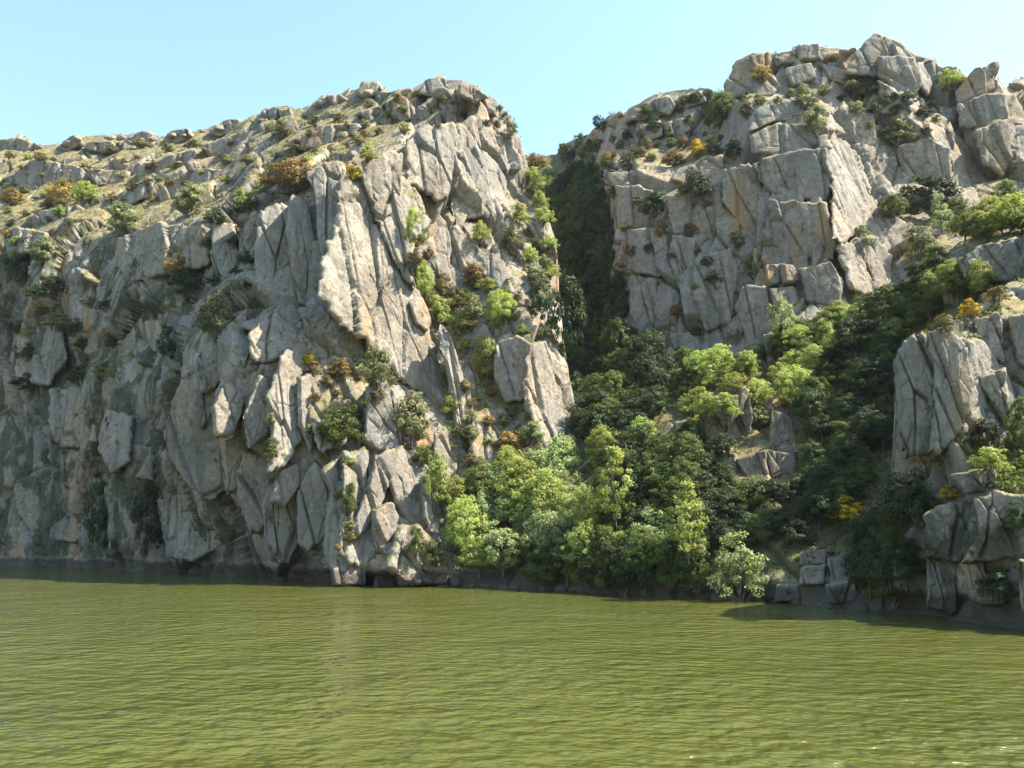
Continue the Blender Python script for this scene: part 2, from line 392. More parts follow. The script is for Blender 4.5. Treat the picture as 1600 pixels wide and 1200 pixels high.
topA = [(-250, 235), (-100, 225), (0, 216), (30, 222), (75, 226), (100, 223), (125, 214), (190, 209), (240, 213), (270, 206), (290, 206), (340, 194), (375, 191), (400, 184), (410, 174),
        (440, 167), (465, 171), (500, 157), (530, 150), (548, 140), (570, 136), (590, 133), (605, 138), (640, 141), (660, 133), (672, 126), (692, 124), (720, 127), (745, 139), (770, 151),
        (785, 166), (800, 182), (808, 202), (815, 218), (824, 250), (835, 285), (846, 320), (856, 350), (866, 385), (872, 430), (878, 500), (884, 570), (890, 620), (894, 660), (898, 710), (905, 800), (912, 900)]
colsA = [(-250, [(700, 152), (450, 158), (380, 168), (225, 250)]),
 (0, [(700, 138), (480, 142), (405, 147), (340, 168), (270, 200), (215, 228)]),
 (150, [(600, 123), (430, 127), (370, 132), (330, 152), (260, 188), (207, 224)]),
 (300, [(850, 108), (780, 106), (700, 103), (600, 102), (540, 107), (420, 114), (345, 118), (320, 130), (250, 168), (200, 206)]),
 (345, [(850, 103), (780, 98.5), (700, 95), (620, 93), (540, 94), (480, 100), (420, 108), (345, 114), (320, 124), (250, 162), (195, 202)]),
 (400, [(850, 96.5), (780, 92), (720, 89), (600, 88), (520, 90.5), (480, 95), (400, 103), (320, 107), (270, 122), (220, 156), (170, 192)]),
 (440, [(860, 90), (790, 87.5), (720, 86.5), (600, 86), (540, 88.5), (490, 94), (460, 98), (320, 101), (265, 112), (220, 144), (165, 184)]),
 (470, [(860, 87.5), (800, 86.5), (720, 85.5), (600, 86.5), (540, 89), (500, 93), (470, 97), (320, 99), (260, 107), (220, 132), (160, 178)]),
 (520, [(885, 80.5), (800, 82), (740, 83.5), (640, 86.5), (540, 90), (480, 92), (280, 94), (245, 102), (200, 138), (150, 165)]),
 (600, [(892, 79), (800, 82.5), (700, 85.5), (610, 88.5), (560, 91), (400, 94), (260, 98), (230, 105), (190, 133), (135, 150)]),
 (680, [(892, 79.5), (800, 84), (760, 86), (640, 91), (560, 98), (430, 102), (250, 105), (205, 112), (170, 128), (122, 138)]),
 (720, [(892, 81), (800, 87), (740, 89), (640, 93), (560, 99), (450, 104), (350, 106), (200, 111), (170, 121), (125, 131)]),
 (780, [(896, 81), (800, 87), (740, 90), (620, 95), (540, 98), (430, 103), (340, 109), (200, 117), (150, 127)]),
 (830, [(900, 78), (720, 89.5), (620, 92), (540, 97), (440, 104), (340, 115), (260, 123)]),
 (880, [(900, 80), (720, 93), (640, 95), (590, 99), (450, 114)]),
 (915, [(900, 83), (720, 99), (640, 101), (590, 105), (450, 118)])]
hillA = [(-300, 180), (860, 100), (700, 180), (640, 200), (560, 240), (440, 300), (330, 345), (190, 352), (0, 395), (-300, 420)]
turfA = [([(-300, 200), (400, 165), (640, 150), (620, 215), (480, 260), (330, 335), (160, 360), (-300, 400)], 0.20),
         ([(490, 545), (580, 545), (600, 600), (560, 700), (480, 720), (470, 640)], 0.45),
         ([(690, 480), (760, 560), (830, 650), (860, 740), (760, 780), (700, 700)], 0.35),
         ([(620, 280), (650, 300), (700, 430), (780, 500), (690, 520), (640, 420)], 0.4),
         ([(700, 760), (920, 700), (930, 930), (720, 925)], 0.7)]
cliff_l = terrain('left_cliff', -250, 914, 1.9, 400, colsA, topA, dense=[(800, 914, 0.9)], soft=[(hillA, 0.75)], veg=turfA, moss=[([(-300, 380), (330, 340), (400, 330), (400, 480), (280, 600), (360, 800), (460, 920), (-300, 920)], 1.4), ([(690, 500), (830, 520), (830, 640), (700, 600)], 0.9), ([(0, 420), (150, 400), (200, 480), (100, 560), (0, 560)], 1.4), ([(-300, 180), (700, 120), (700, 180), (480, 260), (330, 335), (190, 352), (-300, 400)], 1.05)], shear=0.16, seed=3)

topB = [(690, 260), (815, 240), (850, 242), (870, 240), (880, 224), (900, 217), (925, 207), (950, 181), (1000, 162), (1040, 147), (1090, 137), (1128, 138), (1136, 117), (1150, 98), (1180, 83), (1240, 78), (1250, 73),
        (1290, 75), (1340, 74), (1355, 64), (1368, 56), (1390, 60), (1405, 67), (1430, 77), (1460, 88), (1470, 100), (1510, 114), (1530, 112), (1560, 118), (1568, 137), (1578, 137), (1590, 128), (1600, 122), (1700, 105), (1900, 120)]
colsB = [(690, [(800, 88), (600, 115), (400, 155), (240, 205)]),
 (860, [(900, 76), (800, 86), (680, 101), (560, 126), (450, 152), (300, 184), (240, 200)]),
 (900, [(900, 72.5), (760, 84), (660, 99), (560, 120), (480, 140), (380, 158), (280, 176), (215, 190)]),
 (935, [(900, 70), (760, 81), (660, 95), (580, 113), (520, 127), (460, 136), (300, 150), (270, 156), (200, 168)]),
 (965, [(900, 68.5), (760, 79), (660, 92), (580, 106), (540, 112), (470, 115), (300, 121), (272, 125), (245, 137), (170, 148)]),
 (1050, [(900, 65), (760, 75), (650, 88), (580, 102), (550, 106), (450, 109), (310, 114), (275, 122), (245, 134), (145, 142)]),
 (1130, [(900, 62), (760, 73), (650, 84), (580, 98), (540, 103), (400, 106), (300, 109), (258, 114), (232, 127), (140, 136)]),
 (1200, [(900, 60), (760, 71), (650, 81), (590, 92), (530, 99), (400, 103), (300, 105), (200, 108), (168, 113), (155, 127), (75, 132)]),
 (1285, [(900, 57.5), (760, 68), (650, 79), (560, 90), (480, 98), (400, 100), (300, 102), (210, 105), (170, 113), (152, 126), (72, 131)]),
 (1330, [(900, 56), (760, 67), (600, 82), (480, 99), (400, 104), (300, 110), (220, 115), (172, 119), (152, 126), (70, 130)]),
 (1390, [(900, 54), (700, 71), (520, 92), (470, 99), (380, 107), (300, 115), (220, 118), (168, 121), (152, 125), (55, 129)]),
 (1450, [(900, 52), (700, 69), (500, 88), (400, 102), (330, 112), (280, 116), (210, 118), (175, 123), (85, 127)]),
 (1520, [(900, 50), (700, 67), (500, 86), (400, 100), (330, 112), (250, 117), (190, 119), (110, 122)]),
 (1580, [(900, 48.5), (700, 66), (500, 85), (400, 99), (330, 112), (250, 118), (190, 121), (130, 124)]),
 (1900, [(900, 46), (600, 75), (400, 100), (250, 125), (120, 145)])]
softB = [([(870, 200), (960, 180), (985, 300), (960, 420), (900, 420)], 0.55), ([(690, 235), (880, 230), (935, 300), (960, 560), (1050, 570), (1290, 560), (1400, 480), (1900, 420), (1900, 1000), (690, 950)], 0.45), ([(1040, 600), (1150, 570), (1270, 600), (1270, 770), (1120, 770), (1040, 730)], 1.15)]
vegB = [([(690, 235), (880, 232), (930, 300), (955, 560), (1040, 590), (1160, 570), (1290, 510), (1400, 470), (1450, 400), (1900, 380), (1900, 1000), (690, 950)], 1.0),
        ([(880, 215), (1130, 140), (1130, 235), (1000, 265), (900, 280)], 0.15), ([(1050, 640), (1140, 605), (1215, 600), (1250, 700), (1250, 760), (1130, 760), (1055, 725)], 0.15)]
cliff_r = terrain('right_cliff', 690, 1900, 1.9, 410, colsB, topB, soft=softB, veg=vegB, moss=[([(1130, 60), (1620, 90), (1620, 330), (1400, 330), (1300, 160), (1130, 180)], 0.8), ([(880, 215), (1130, 135), (1130, 250), (960, 280)], 0.8), ([(930, 250), (1000, 270), (1060, 560), (960, 560)], 1.0), ([(1060, 470), (1240, 480), (1240, 580), (1060, 590)], 0.9)], shear=-0.05, seed=31)

topF = [(1250, 600), (1270, 565), (1300, 535), (1350, 505), (1400, 462), (1440, 425), (1480, 398), (1500, 378), (1530, 368), (1600, 352), (1640, 300), (1690, 130), (1760, -80), (1850, -150), (2000, -170)]
colsF = [(1250, [(800, 66), (560, 82)]), (1400, [(800, 62), (700, 69), (460, 81)]), (1500, [(800, 58), (440, 73), (400, 74), (378, 77)]), (1600, [(800, 55), (440, 69), (375, 70), (350, 75)]), (1690, [(800, 48), (400, 57), (200, 62)]), (1800, [(800, 44), (400, 54), (-60, 61), (-150, 64)]), (2000, [(800, 40), (400, 50), (0, 58), (-150, 62)])]
slope_r = terrain('wooded_slope', 1250, 2000, 2.4, 170, colsF, topF, back=14, nback=8, drop=0.5, big=0.5, mid=1, veg=[([(1200, 420), (1480, 380), (1500, 440), (2000, 300), (2000, 900), (1200, 900)], 0.9)], seed=57,
                 bottom=[(1250, 800), (2000, 800)], shear=0.0)
# (the slope climbs beyond the frame: its height is what keeps the ravine foot in shade)
topD = [(1376, 950), (1384, 880), (1390, 780), (1394, 700), (1398, 600), (1404, 550), (1415, 530), (1440, 521), (1470, 516), (1500, 496), (1530, 470), (1560, 455), (1600, 442), (1900, 400)]
colsD = [(1376, [(900, 52), (720, 56), (560, 60)]), (1400, [(900, 49), (720, 53), (560, 55)]), (1440, [(850, 48.5), (735, 50.5), (700, 48.5), (520, 50)]), (1500, [(850, 46), (740, 47.5), (705, 47.5), (530, 49), (490, 52)]),
         (1560, [(870, 43.5), (760, 45), (700, 48.5), (480, 51), (450, 55)]), (1600, [(870, 42), (770, 44), (700, 47), (640, 49), (480, 51), (440, 56)]), (1900, [(900, 33), (600, 44), (340, 56)])]
bank_r = terrain('right_bank', 1376, 1900, 2.0, 280, colsD, topD, dense=[(1376, 1420, 0.6)], back=10, nback=10, drop=0.5, big=0.8, mid=1, small=1.2, shear=0.05, seed=83, moss=[([(1300, 300), (1950, 300), (1950, 1040), (1300, 1000)], 0.95)],
                 veg=[([(1500, 500), (1900, 420), (1900, 480), (1520, 520)], 0.4), ([(1500, 690), (1900, 640), (1900, 780), (1480, 760)], 0.5)])

# ------------------------------------------------------------------ river
def river():
    xs = np.concatenate([np.linspace(-900, -140, 20), np.linspace(-130, 90, 60), np.linspace(100, 700, 14)])
    ys = np.concatenate([np.linspace(-400, 0, 12), np.linspace(4, 150, 60), np.linspace(160, 900, 16)])
    X, Y = np.meshgrid(xs, ys, indexing='ij')
    P = np.stack([X, Y, 0 * X], -1).reshape(-1, 3)
    o = obj('river', mesh_from('river', P, grid_quads(len(xs), len(ys)), WATER)); tag(o, kind='structure')
river()

# ------------------------------------------------------------------ single rock pieces of the cliffs
def rock_piece(parent, name, poly, pro=1.2, yaw=0.0, pitch=10.0, thick=5.0, bev=0.38, seed=0, relief=1.0, w=0.11, cracks=1.0, veg=0.0, moss=0.25):
    poly = np.array(poly, float); c = poly.mean(0)
    per = np.linalg.norm(np.roll(poly, -1, 0) - poly, axis=1); L = per.sum()
    n = int(np.clip(L / 2.6, 28, 200))
    s = np.concatenate([[0], np.cumsum(per)]); cl = np.vstack([poly, poly[:1]])
    u = np.linspace(0, L, n, endpoint=False)
    out = np.stack([np.interp(u, s, cl[:, 0]), np.interp(u, s, cl[:, 1])], 1)
    for _ in range(1): out = 0.25 * np.roll(out, 1, 0) + 0.5 * out + 0.25 * np.roll(out, -1, 0)
    rad = np.linalg.norm(out - c, axis=1).mean()
    nz = vnoise(np.stack([out[:, 0] / 9, out[:, 1] / 9, np.full(n, seed + 0.5)], 1), seed)
    nz2 = vnoise(np.stack([out[:, 0] / 3.5, out[:, 1] / 5, np.full(n, seed + 9.5)], 1), seed + 1)
    out = c + (out - c) * (1.04 + 0.08 * nz + 0.05 * nz2)[:, None]
    Dc = [hit(*(c + k * (out[i] - c))) for k in (0, 0.35, 0.6) for i in range(0, n, max(1, n // 8))]
    Dc = [d for d in Dc if d]
    if not Dc: return None
    P0 = at(c[0], c[1], float(np.median(Dc)) - pro)
    ya, pi_ = math.radians(yaw), math.radians(pitch)
    N = np.array([math.sin(ya) * math.cos(pi_), -math.cos(ya) * math.cos(pi_), math.sin(pi_)])
    nr = int(np.clip(rad / 1.7, 7, 40))
    rings = []
    C0 = np.array([0, 0, CAMH])
    def plane(q):
        r = at(q[:, 0], q[:, 1], 1.0) - C0
        tt = ((P0 - C0) @ N) / np.minimum(r @ N, -0.12)
        tt = np.clip(tt, P0[1] * 0.86, P0[1] * 1.16)
        return C0 + r * tt[:, None], r
    for k in range(1, nr + 1):
        f = k / nr
        p, r = plane(c + f * (out - c))
        e = np.clip((f - (1 - w)) / w, 0, 1)
        p = p - N * bev * (1 - math.sqrt(max(0, 1 - e * e * 0.98)))
        rings.append(p)
    rdir = r / np.linalg.norm(r, axis=1, keepdims=True)
    edge = rings[-1]; cen = edge.mean(0)
    for k in range(1, 7):
        g = k / 6
        rings.append(edge + rdir * thick * g + (cen - edge) * np.array([1, 0, 1]) * 0.10 * g)
    V = np.concatenate([plane(c[None])[0]] + rings)
    dirs = np.concatenate([np.tile(N, (1 + nr * n, 1)), np.repeat(0, 18 * n).reshape(-1, 3)[:6 * n] + (edge - cen)[np.tile(np.arange(n), 6)] / (np.linalg.norm(edge - cen, axis=1)[np.tile(np.arange(n), 6)][:, None] + 1e-6)])
    S = P0[1] / 85.0
    rel = 0
    if relief:
        h, cr = blocks(V, 3.4 * S, 0.20, 0.2, seed + 101, 0.10, 0.05); rel = rel + (0.34 * h - 0.55 * cr * cracks) * relief
        h, cr = blocks(V, 1.2 * S, 0.40, 0.1, seed + 133, 0.12, 0.09); rel = rel + (0.10 * h - 0.10 * cr * cracks) * relief
    rel = rel + 0.08 * fbm(V * 0.6, seed + 7, 4, 0.55)
    V = V + dirs * (rel * S)[:, None]
    tot = nr + 6
    a = np.arange(n); b_ = (a + 1) % n
    Q = np.concatenate([np.stack([1 + k * n + a, 1 + k * n + b_, 1 + (k + 1) * n + b_, 1 + (k + 1) * n + a], 1) for k in range(tot - 1)])
    T = np.stack([np.zeros(n, int), 1 + b_, 1 + a], 1)
    V = np.vstack([V, V[-n:].mean(0)]); last = len(V) - 1
    T = np.concatenate([T[:, [0, 2, 1]], np.stack([np.full(n, last), 1 + (tot - 1) * n + b_, 1 + (tot - 1) * n + a], 1)])
    me = mesh_from(name, V, Q, ROCK, tris=T, attr={'veg': np.full(len(V), veg), 'moss': np.full(len(V), moss)})
    o = obj(name, me, parent)
    splat(V[:1 + nr * n])
    return o
PIECES_L = [
 # name, polygon, protrusion, yaw (+ faces right), pitch (+ faces up)
 ('rock_slab', [(536, 288), (568, 274), (588, 300), (612, 345), (640, 440), (657, 455), (675, 530), (691, 600), (686, 625), (655, 612), (622, 580), (570, 529), (530, 500), (503, 460), (508, 410), (528, 350)], 2.6, 44, 12),
 ('rock_slab', [(569, 250), (588, 240), (619, 231), (631, 240), (628, 294), (632, 320), (642, 416), (650, 440), (625, 412), (600, 366), (578, 300), (568, 275)], 2.8, 36, 10),
 ('rock_pillar', [(509, 253), (528, 251), (534, 275), (530, 306), (537, 344), (534, 400), (506, 406), (497, 366), (494, 319), (488, 284), (490, 269)], 2.6, 8, 8),
 ('rock_pillar', [(456, 312), (475, 306), (483, 316), (487, 356), (497, 387), (501, 420), (497, 455), (488, 478), (470, 470), (462, 440), (455, 380), (450, 360)], 2.6, 38, 8),
 ('rock_pillar', [(408, 330), (440, 320), (448, 322), (454, 350), (454, 420), (456, 460), (440, 472), (425, 465), (405, 450), (398, 400)], 2.0, 22, 10),
 ('rock_pillar', [(392, 332), (404, 330), (402, 380), (398, 430), (386, 440), (380, 390)], 1.4, 25, 10),
 ('rock_slab', [(637, 225), (662, 200), (712, 190), (715, 225), (708, 256), (703, 300), (684, 315), (665, 294), (637, 288)], 2.2, 26, 14),
 ('rock_slab', [(716, 190), (744, 181), (775, 194), (803, 216), (816, 247), (819, 262), (794, 262), (791, 319), (784, 347), (753, 334), (728, 338), (722, 359), (709, 325), (709, 275), (716, 225)], 2.8, 34, 14),
 ('rock_block', [(796, 262), (816, 260), (827, 300), (822, 320), (804, 304)], 2.2, 30, -10),
 ('rock_block', [(655, 335), (680, 325), (700, 350), (706, 380), (704, 420), (690, 432), (670, 405), (660, 370)], 1.8, 20, 18),
 ('rock_block', [(772, 381), (787, 375), (831, 381), (847, 422), (837, 431), (800, 425), (772, 412)], 2.0, 30, 12),
 ('rock_block', [(797, 431), (837, 431), (841, 447), (819, 459), (797, 456)], 2.4, 36, 15),
 ('rock_block', [(828, 350), (844, 345), (866, 384), (850, 388)], 1.6, 40, 10),
 ('rock_block', [(741, 369), (765, 369), (769, 375), (753, 400), (737, 403)], 1.6, 30, 10),
 ('rock_slab', [(835, 537), (850, 530), (870, 555), (885, 580), (893, 640), (895, 690), (870, 712), (850, 690), (832, 640), (824, 600), (826, 560)], 2.6, 46, 14),
 ('rock_block', [(776, 535), (806, 525), (830, 535), (822, 570), (826, 620), (790, 628), (772, 590)], 2.6, -25, 0),
 ('rock_fin', [(693, 509), (706, 545), (719, 581), (736, 628), (738, 656), (742, 703), (733, 743), (721, 727), (714, 672), (708, 608), (694, 550)], 2.8, 48, 8),
 ('rock_slab', [(685, 676), (700, 670), (706, 700), (708, 760), (692, 750), (684, 715)], 2.0, 45, 8),
 ('rock_block', [(574, 608), (598, 588), (614, 608), (622, 640), (628, 680), (625, 703), (590, 703), (570, 688), (572, 650)], 3.0, 22, 12),
 ('rock_fin', [(590, 711), (616, 703), (614, 735), (598, 782), (578, 820), (562, 840), (554, 822), (574, 767)], 2.2, 44, 12),
 ('rock_fin', [(618, 707), (630, 695), (653, 751), (660, 806), (645, 822), (618, 780), (610, 751)], 2.4, 46, 14),
 ('rock_block', [(586, 798), (614, 782), (624, 806), (616, 838), (594, 862), (584, 830)], 1.8, 34, 8),
 ('rock_block', [(463, 767), (491, 723), (503, 735), (531, 798), (523, 830), (479, 862), (465, 846)], 2.2, 6, 2),
 ('rock_block', [(440, 735), (467, 723), (483, 709), (493, 715), (463, 767), (447, 790), (424, 782)], 3.1, 42, 10),
 ('rock_slab', [(505, 735), (520, 720), (540, 705), (548, 730), (545, 790), (534, 800)], 1.4, 50, 14, dict(veg=0.38)),
 ('rock_block', [(309, 557), (329, 529), (352, 519), (356, 569), (337, 604), (317, 608)], 2.7, 34, 16),
 ('rock_block', [(356, 508), (386, 482), (384, 513), (372, 550), (356, 561)], 2.9, 36, 14),
 ('rock_block', [(380, 501), (420, 490), (427, 509), (400, 519)], 2.8, 30, 26),
 ('rock_fin', [(396, 545), (409, 573), (384, 624), (366, 676), (340, 680), (333, 640), (356, 585)], 2.9, 40, 14),
 ('rock_slab', [(443, 553), (487, 527), (490, 581), (482, 672), (450, 723), (420, 735), (428, 672), (420, 620)], 2.8, 48, 12),
 ('rock_slab', [(283, 590), (305, 600), (330, 650), (345, 700), (352, 760), (330, 778), (300, 765), (270, 720), (257, 680), (265, 630)], 2.2, -14, -8),
 ('rock_slab', [(380, 706), (402, 715), (418, 760), (420, 820), (392, 832), (375, 780), (370, 740)], 2.0, 4, -6),
 ('rock_block', [(222, 500), (277, 503), (277, 540), (240, 550), (223, 530)], 1.6, -30, -4),
 ('rock_slab', [(185, 370), (240, 352), (320, 350), (326, 395), (318, 415), (280, 420), (200, 440), (180, 400)], 1.8, -22, 10),
 ('rock_slab', [(80, 610), (150, 600), (165, 640), (150, 690), (95, 700), (76, 660)], 1.2, -30, 4),
 ('rock_slab', [(75, 770), (130, 765), (138, 820), (110, 848), (70, 840)], 1.2, -26, 6),
 ('rock_slab', [(255, 770), (330, 785), (345, 850), (300, 876), (258, 868)], 1.4, -20, 6),
 ('rock_slab', [(160, 640), (205, 650), (200, 720), (170, 740), (150, 700)], 1.2, -32, 2),
 ('rock_slab', [(30, 520), (90, 505), (100, 560), (70, 600), (25, 590)], 1.4, -30, 6),
 ('rock_slab', [(110, 470), (165, 462), (180, 520), (160, 560), (115, 545)], 1.2, -28, 8),
 ('rock_slab', [(186, 690), (236, 700), (240, 750), (200, 745)], 1.4, -22, -12),
 ('rock_block', [(25, 266), (62, 250), (137, 262), (140, 276), (118, 284), (28, 295)], 11.6, -20, 6, dict(thick=14.0)),
 ('rock_block', [(140, 263), (200, 268), (190, 289), (150, 289)], 11.6, 8, 4, dict(thick=14.0)),
 ('rock_block', [(135, 224), (200, 219), (205, 231), (175, 240), (140, 236)], 11.6, -14, 4, dict(thick=14.0)),
 ('rock_block', [(400, 188), (410, 169), (430, 165), (434, 184), (420, 196)], 10.0, -16, 6, dict(thick=14.0)),
 ('rock_block', [(432, 167), (455, 169), (458, 184), (436, 190)], 10.0, -8, 6, dict(thick=14.0)),
 ('rock_slab', [(6, 374), (28, 356), (72, 364), (74, 381), (40, 398), (14, 402)], 6.7, -26, 6, dict(thick=14.0)),
 ('rock_slab', [(215, 262), (260, 240), (300, 232), (296, 252), (250, 282), (222, 288)], 11.6, -20, 8, dict(thick=14.0)),
 ('rock_slab', [(318, 225), (360, 208), (398, 204), (392, 222), (350, 240), (322, 244)], 11.6, -20, 8, dict(thick=14.0)),
 ('rock_slab', [(140, 330), (190, 296), (235, 282), (228, 304), (180, 330), (150, 345)], 8.3, -24, 10, dict(thick=14.0)),
 ('rock_block', [(604, 158), (628, 150), (648, 165), (650, 186), (630, 192), (612, 178)], 7.4, 6, 6, dict(thick=14.0)),
 ('rock_block', [(686, 145), (716, 138), (742, 150), (740, 172), (716, 186), (690, 184)], 7.4, 14, 8, dict(thick=14.0)),
 ('rock_block', [(752, 142), (772, 152), (790, 176), (780, 186), (762, 172)], 3.0, 26, 18),
 ('rock_block', [(650, 170), (678, 152), (688, 170), (680, 186), (656, 188)], 7.4, -14, 4, dict(thick=14.0)),
 ('rock_block', [(548, 228), (566, 222), (574, 240), (560, 250), (546, 244)], 2.2, 16, 16),
 ('rock_block', [(518, 872), (566, 862), (574, 912), (522, 914)], 1.4, 30, 14),
 ('rock_block', [(588, 896), (616, 893), (618, 918), (586, 917)], 1.2, 24, 14),
 ('rock_block', [(640, 470), (660, 462), (676, 500), (668, 516), (652, 506)], 1.8, 42, 12),
 ('rock_block', [(388, 524), (440, 472), (490, 482), (472, 540), (430, 562), (400, 560)], 2.6, 34, 26),
 ('rock_slab', [(470, 588), (492, 584), (502, 650), (486, 700), (470, 660)], 2.6, 50, 10),
 ('rock_slab', [(495, 562), (560, 546), (588, 590), (566, 640), (540, 692), (500, 702), (486, 640)], 1.6, 36, 26, dict(veg=0.38)),
 ('rock_slab', [(540, 706), (576, 700), (572, 770), (552, 830), (562, 884), (528, 862), (538, 790)], 2.0, 44, 14, dict(veg=0.38)),
 ('rock_block', [(625, 822), (655, 816), (690, 860), (716, 906), (650, 910), (606, 884)], 1.8, 34, 20, dict(veg=0.38)),
 ('rock_slab', [(660, 740), (690, 760), (705, 800), (712, 862), (690, 852), (664, 810)], 2.0, 48, 12),
 ('rock_slab', [(740, 642), (800, 632), (846, 690), (840, 756), (772, 768), (735, 720)], 1.8, 32, 24, dict(veg=0.38)),
 ('rock_slab', [(700, 560), (735, 560), (770, 610), (760, 640), (720, 620)], 1.8, 36, 18, dict(veg=0.38)),
 ('rock_block', [(300, 612), (332, 606), (334, 640), (316, 668), (296, 650)], 2.0, 38, 8),
 ('rock_slab', [(410, 572), (440, 560), (432, 620), (416, 680), (392, 700), (384, 650)], 2.4, 44, 10),
 ('rock_slab', [(352, 690), (378, 680), (392, 700), (376, 760), (356, 770)], 2.0, 30, -4),
 ('rock_slab', [(420, 745), (446, 790), (470, 850), (440, 884), (420, 850), (412, 790)], 2.0, 14, 2),
 ('rock_slab', [(335, 352), (372, 348), (378, 400), (366, 452), (340, 440), (330, 392)], 1.8, 10, 8),
 ('rock_block', [(430, 270), (470, 250), (500, 262), (486, 290), (446, 300)], 2.0, 6, 30),
 ('rock_slab', [(242, 300), (300, 262), (340, 262), (322, 290), (262, 322)], 10.0, -22, 10, dict(thick=14.0)),
 ('rock_slab', [(60, 330), (120, 318), (140, 334), (96, 350), (64, 350)], 10.0, -20, 8, dict(thick=14.0)),
 ('rock_slab', [(440, 225), (500, 196), (560, 190), (548, 212), (490, 232)], 10.0, -14, 12, dict(thick=14.0)),
 ('rock_slab', [(560, 172), (604, 160), (612, 180), (580, 192)], 8.3, -8, 8, dict(thick=14.0)),
 ('rock_block', [(250, 218), (268, 203), (292, 202), (302, 214), (276, 224)], 8.0, -16, 5, dict(thick=12.0)),
 ('rock_block', [(88, 230), (104, 218), (120, 212), (130, 226), (104, 238)], 8.0, -20, 5, dict(thick=12.0)),
 ('rock_block', [(325, 202), (350, 188), (372, 186), (378, 200), (340, 212)], 8.0, -12, 5, dict(thick=12.0)),
 ('rock_block', [(470, 176), (500, 151), (524, 148), (522, 166), (488, 182)], 8.0, -14, 5, dict(thick=12.0)),
 ('rock_block', [(556, 144), (566, 126), (592, 125), (600, 140), (570, 152)], 8.0, -6, 5, dict(thick=12.0)),
 ('rock_block', [(655, 142), (668, 121), (694, 118), (702, 134), (676, 148)], 8.0, 4, 5, dict(thick=12.0)),
 ('rock_block', [(-10, 224), (24, 213), (60, 226), (40, 238), (0, 238)], 8.0, -18, 5, dict(thick=12.0)),
 ('rock_block', [(196, 216), (222, 204), (246, 211), (232, 226), (200, 226)], 8.0, -10, 5, dict(thick=12.0)),
 ('rock_block', [(612, 146), (640, 136), (652, 148), (634, 160)], 8.0, -4, 5, dict(thick=12.0)),
 ('rock_block', [(716, 130), (742, 134), (764, 150), (740, 158), (718, 148)], 8.0, 14, 5, dict(thick=12.0)),
]
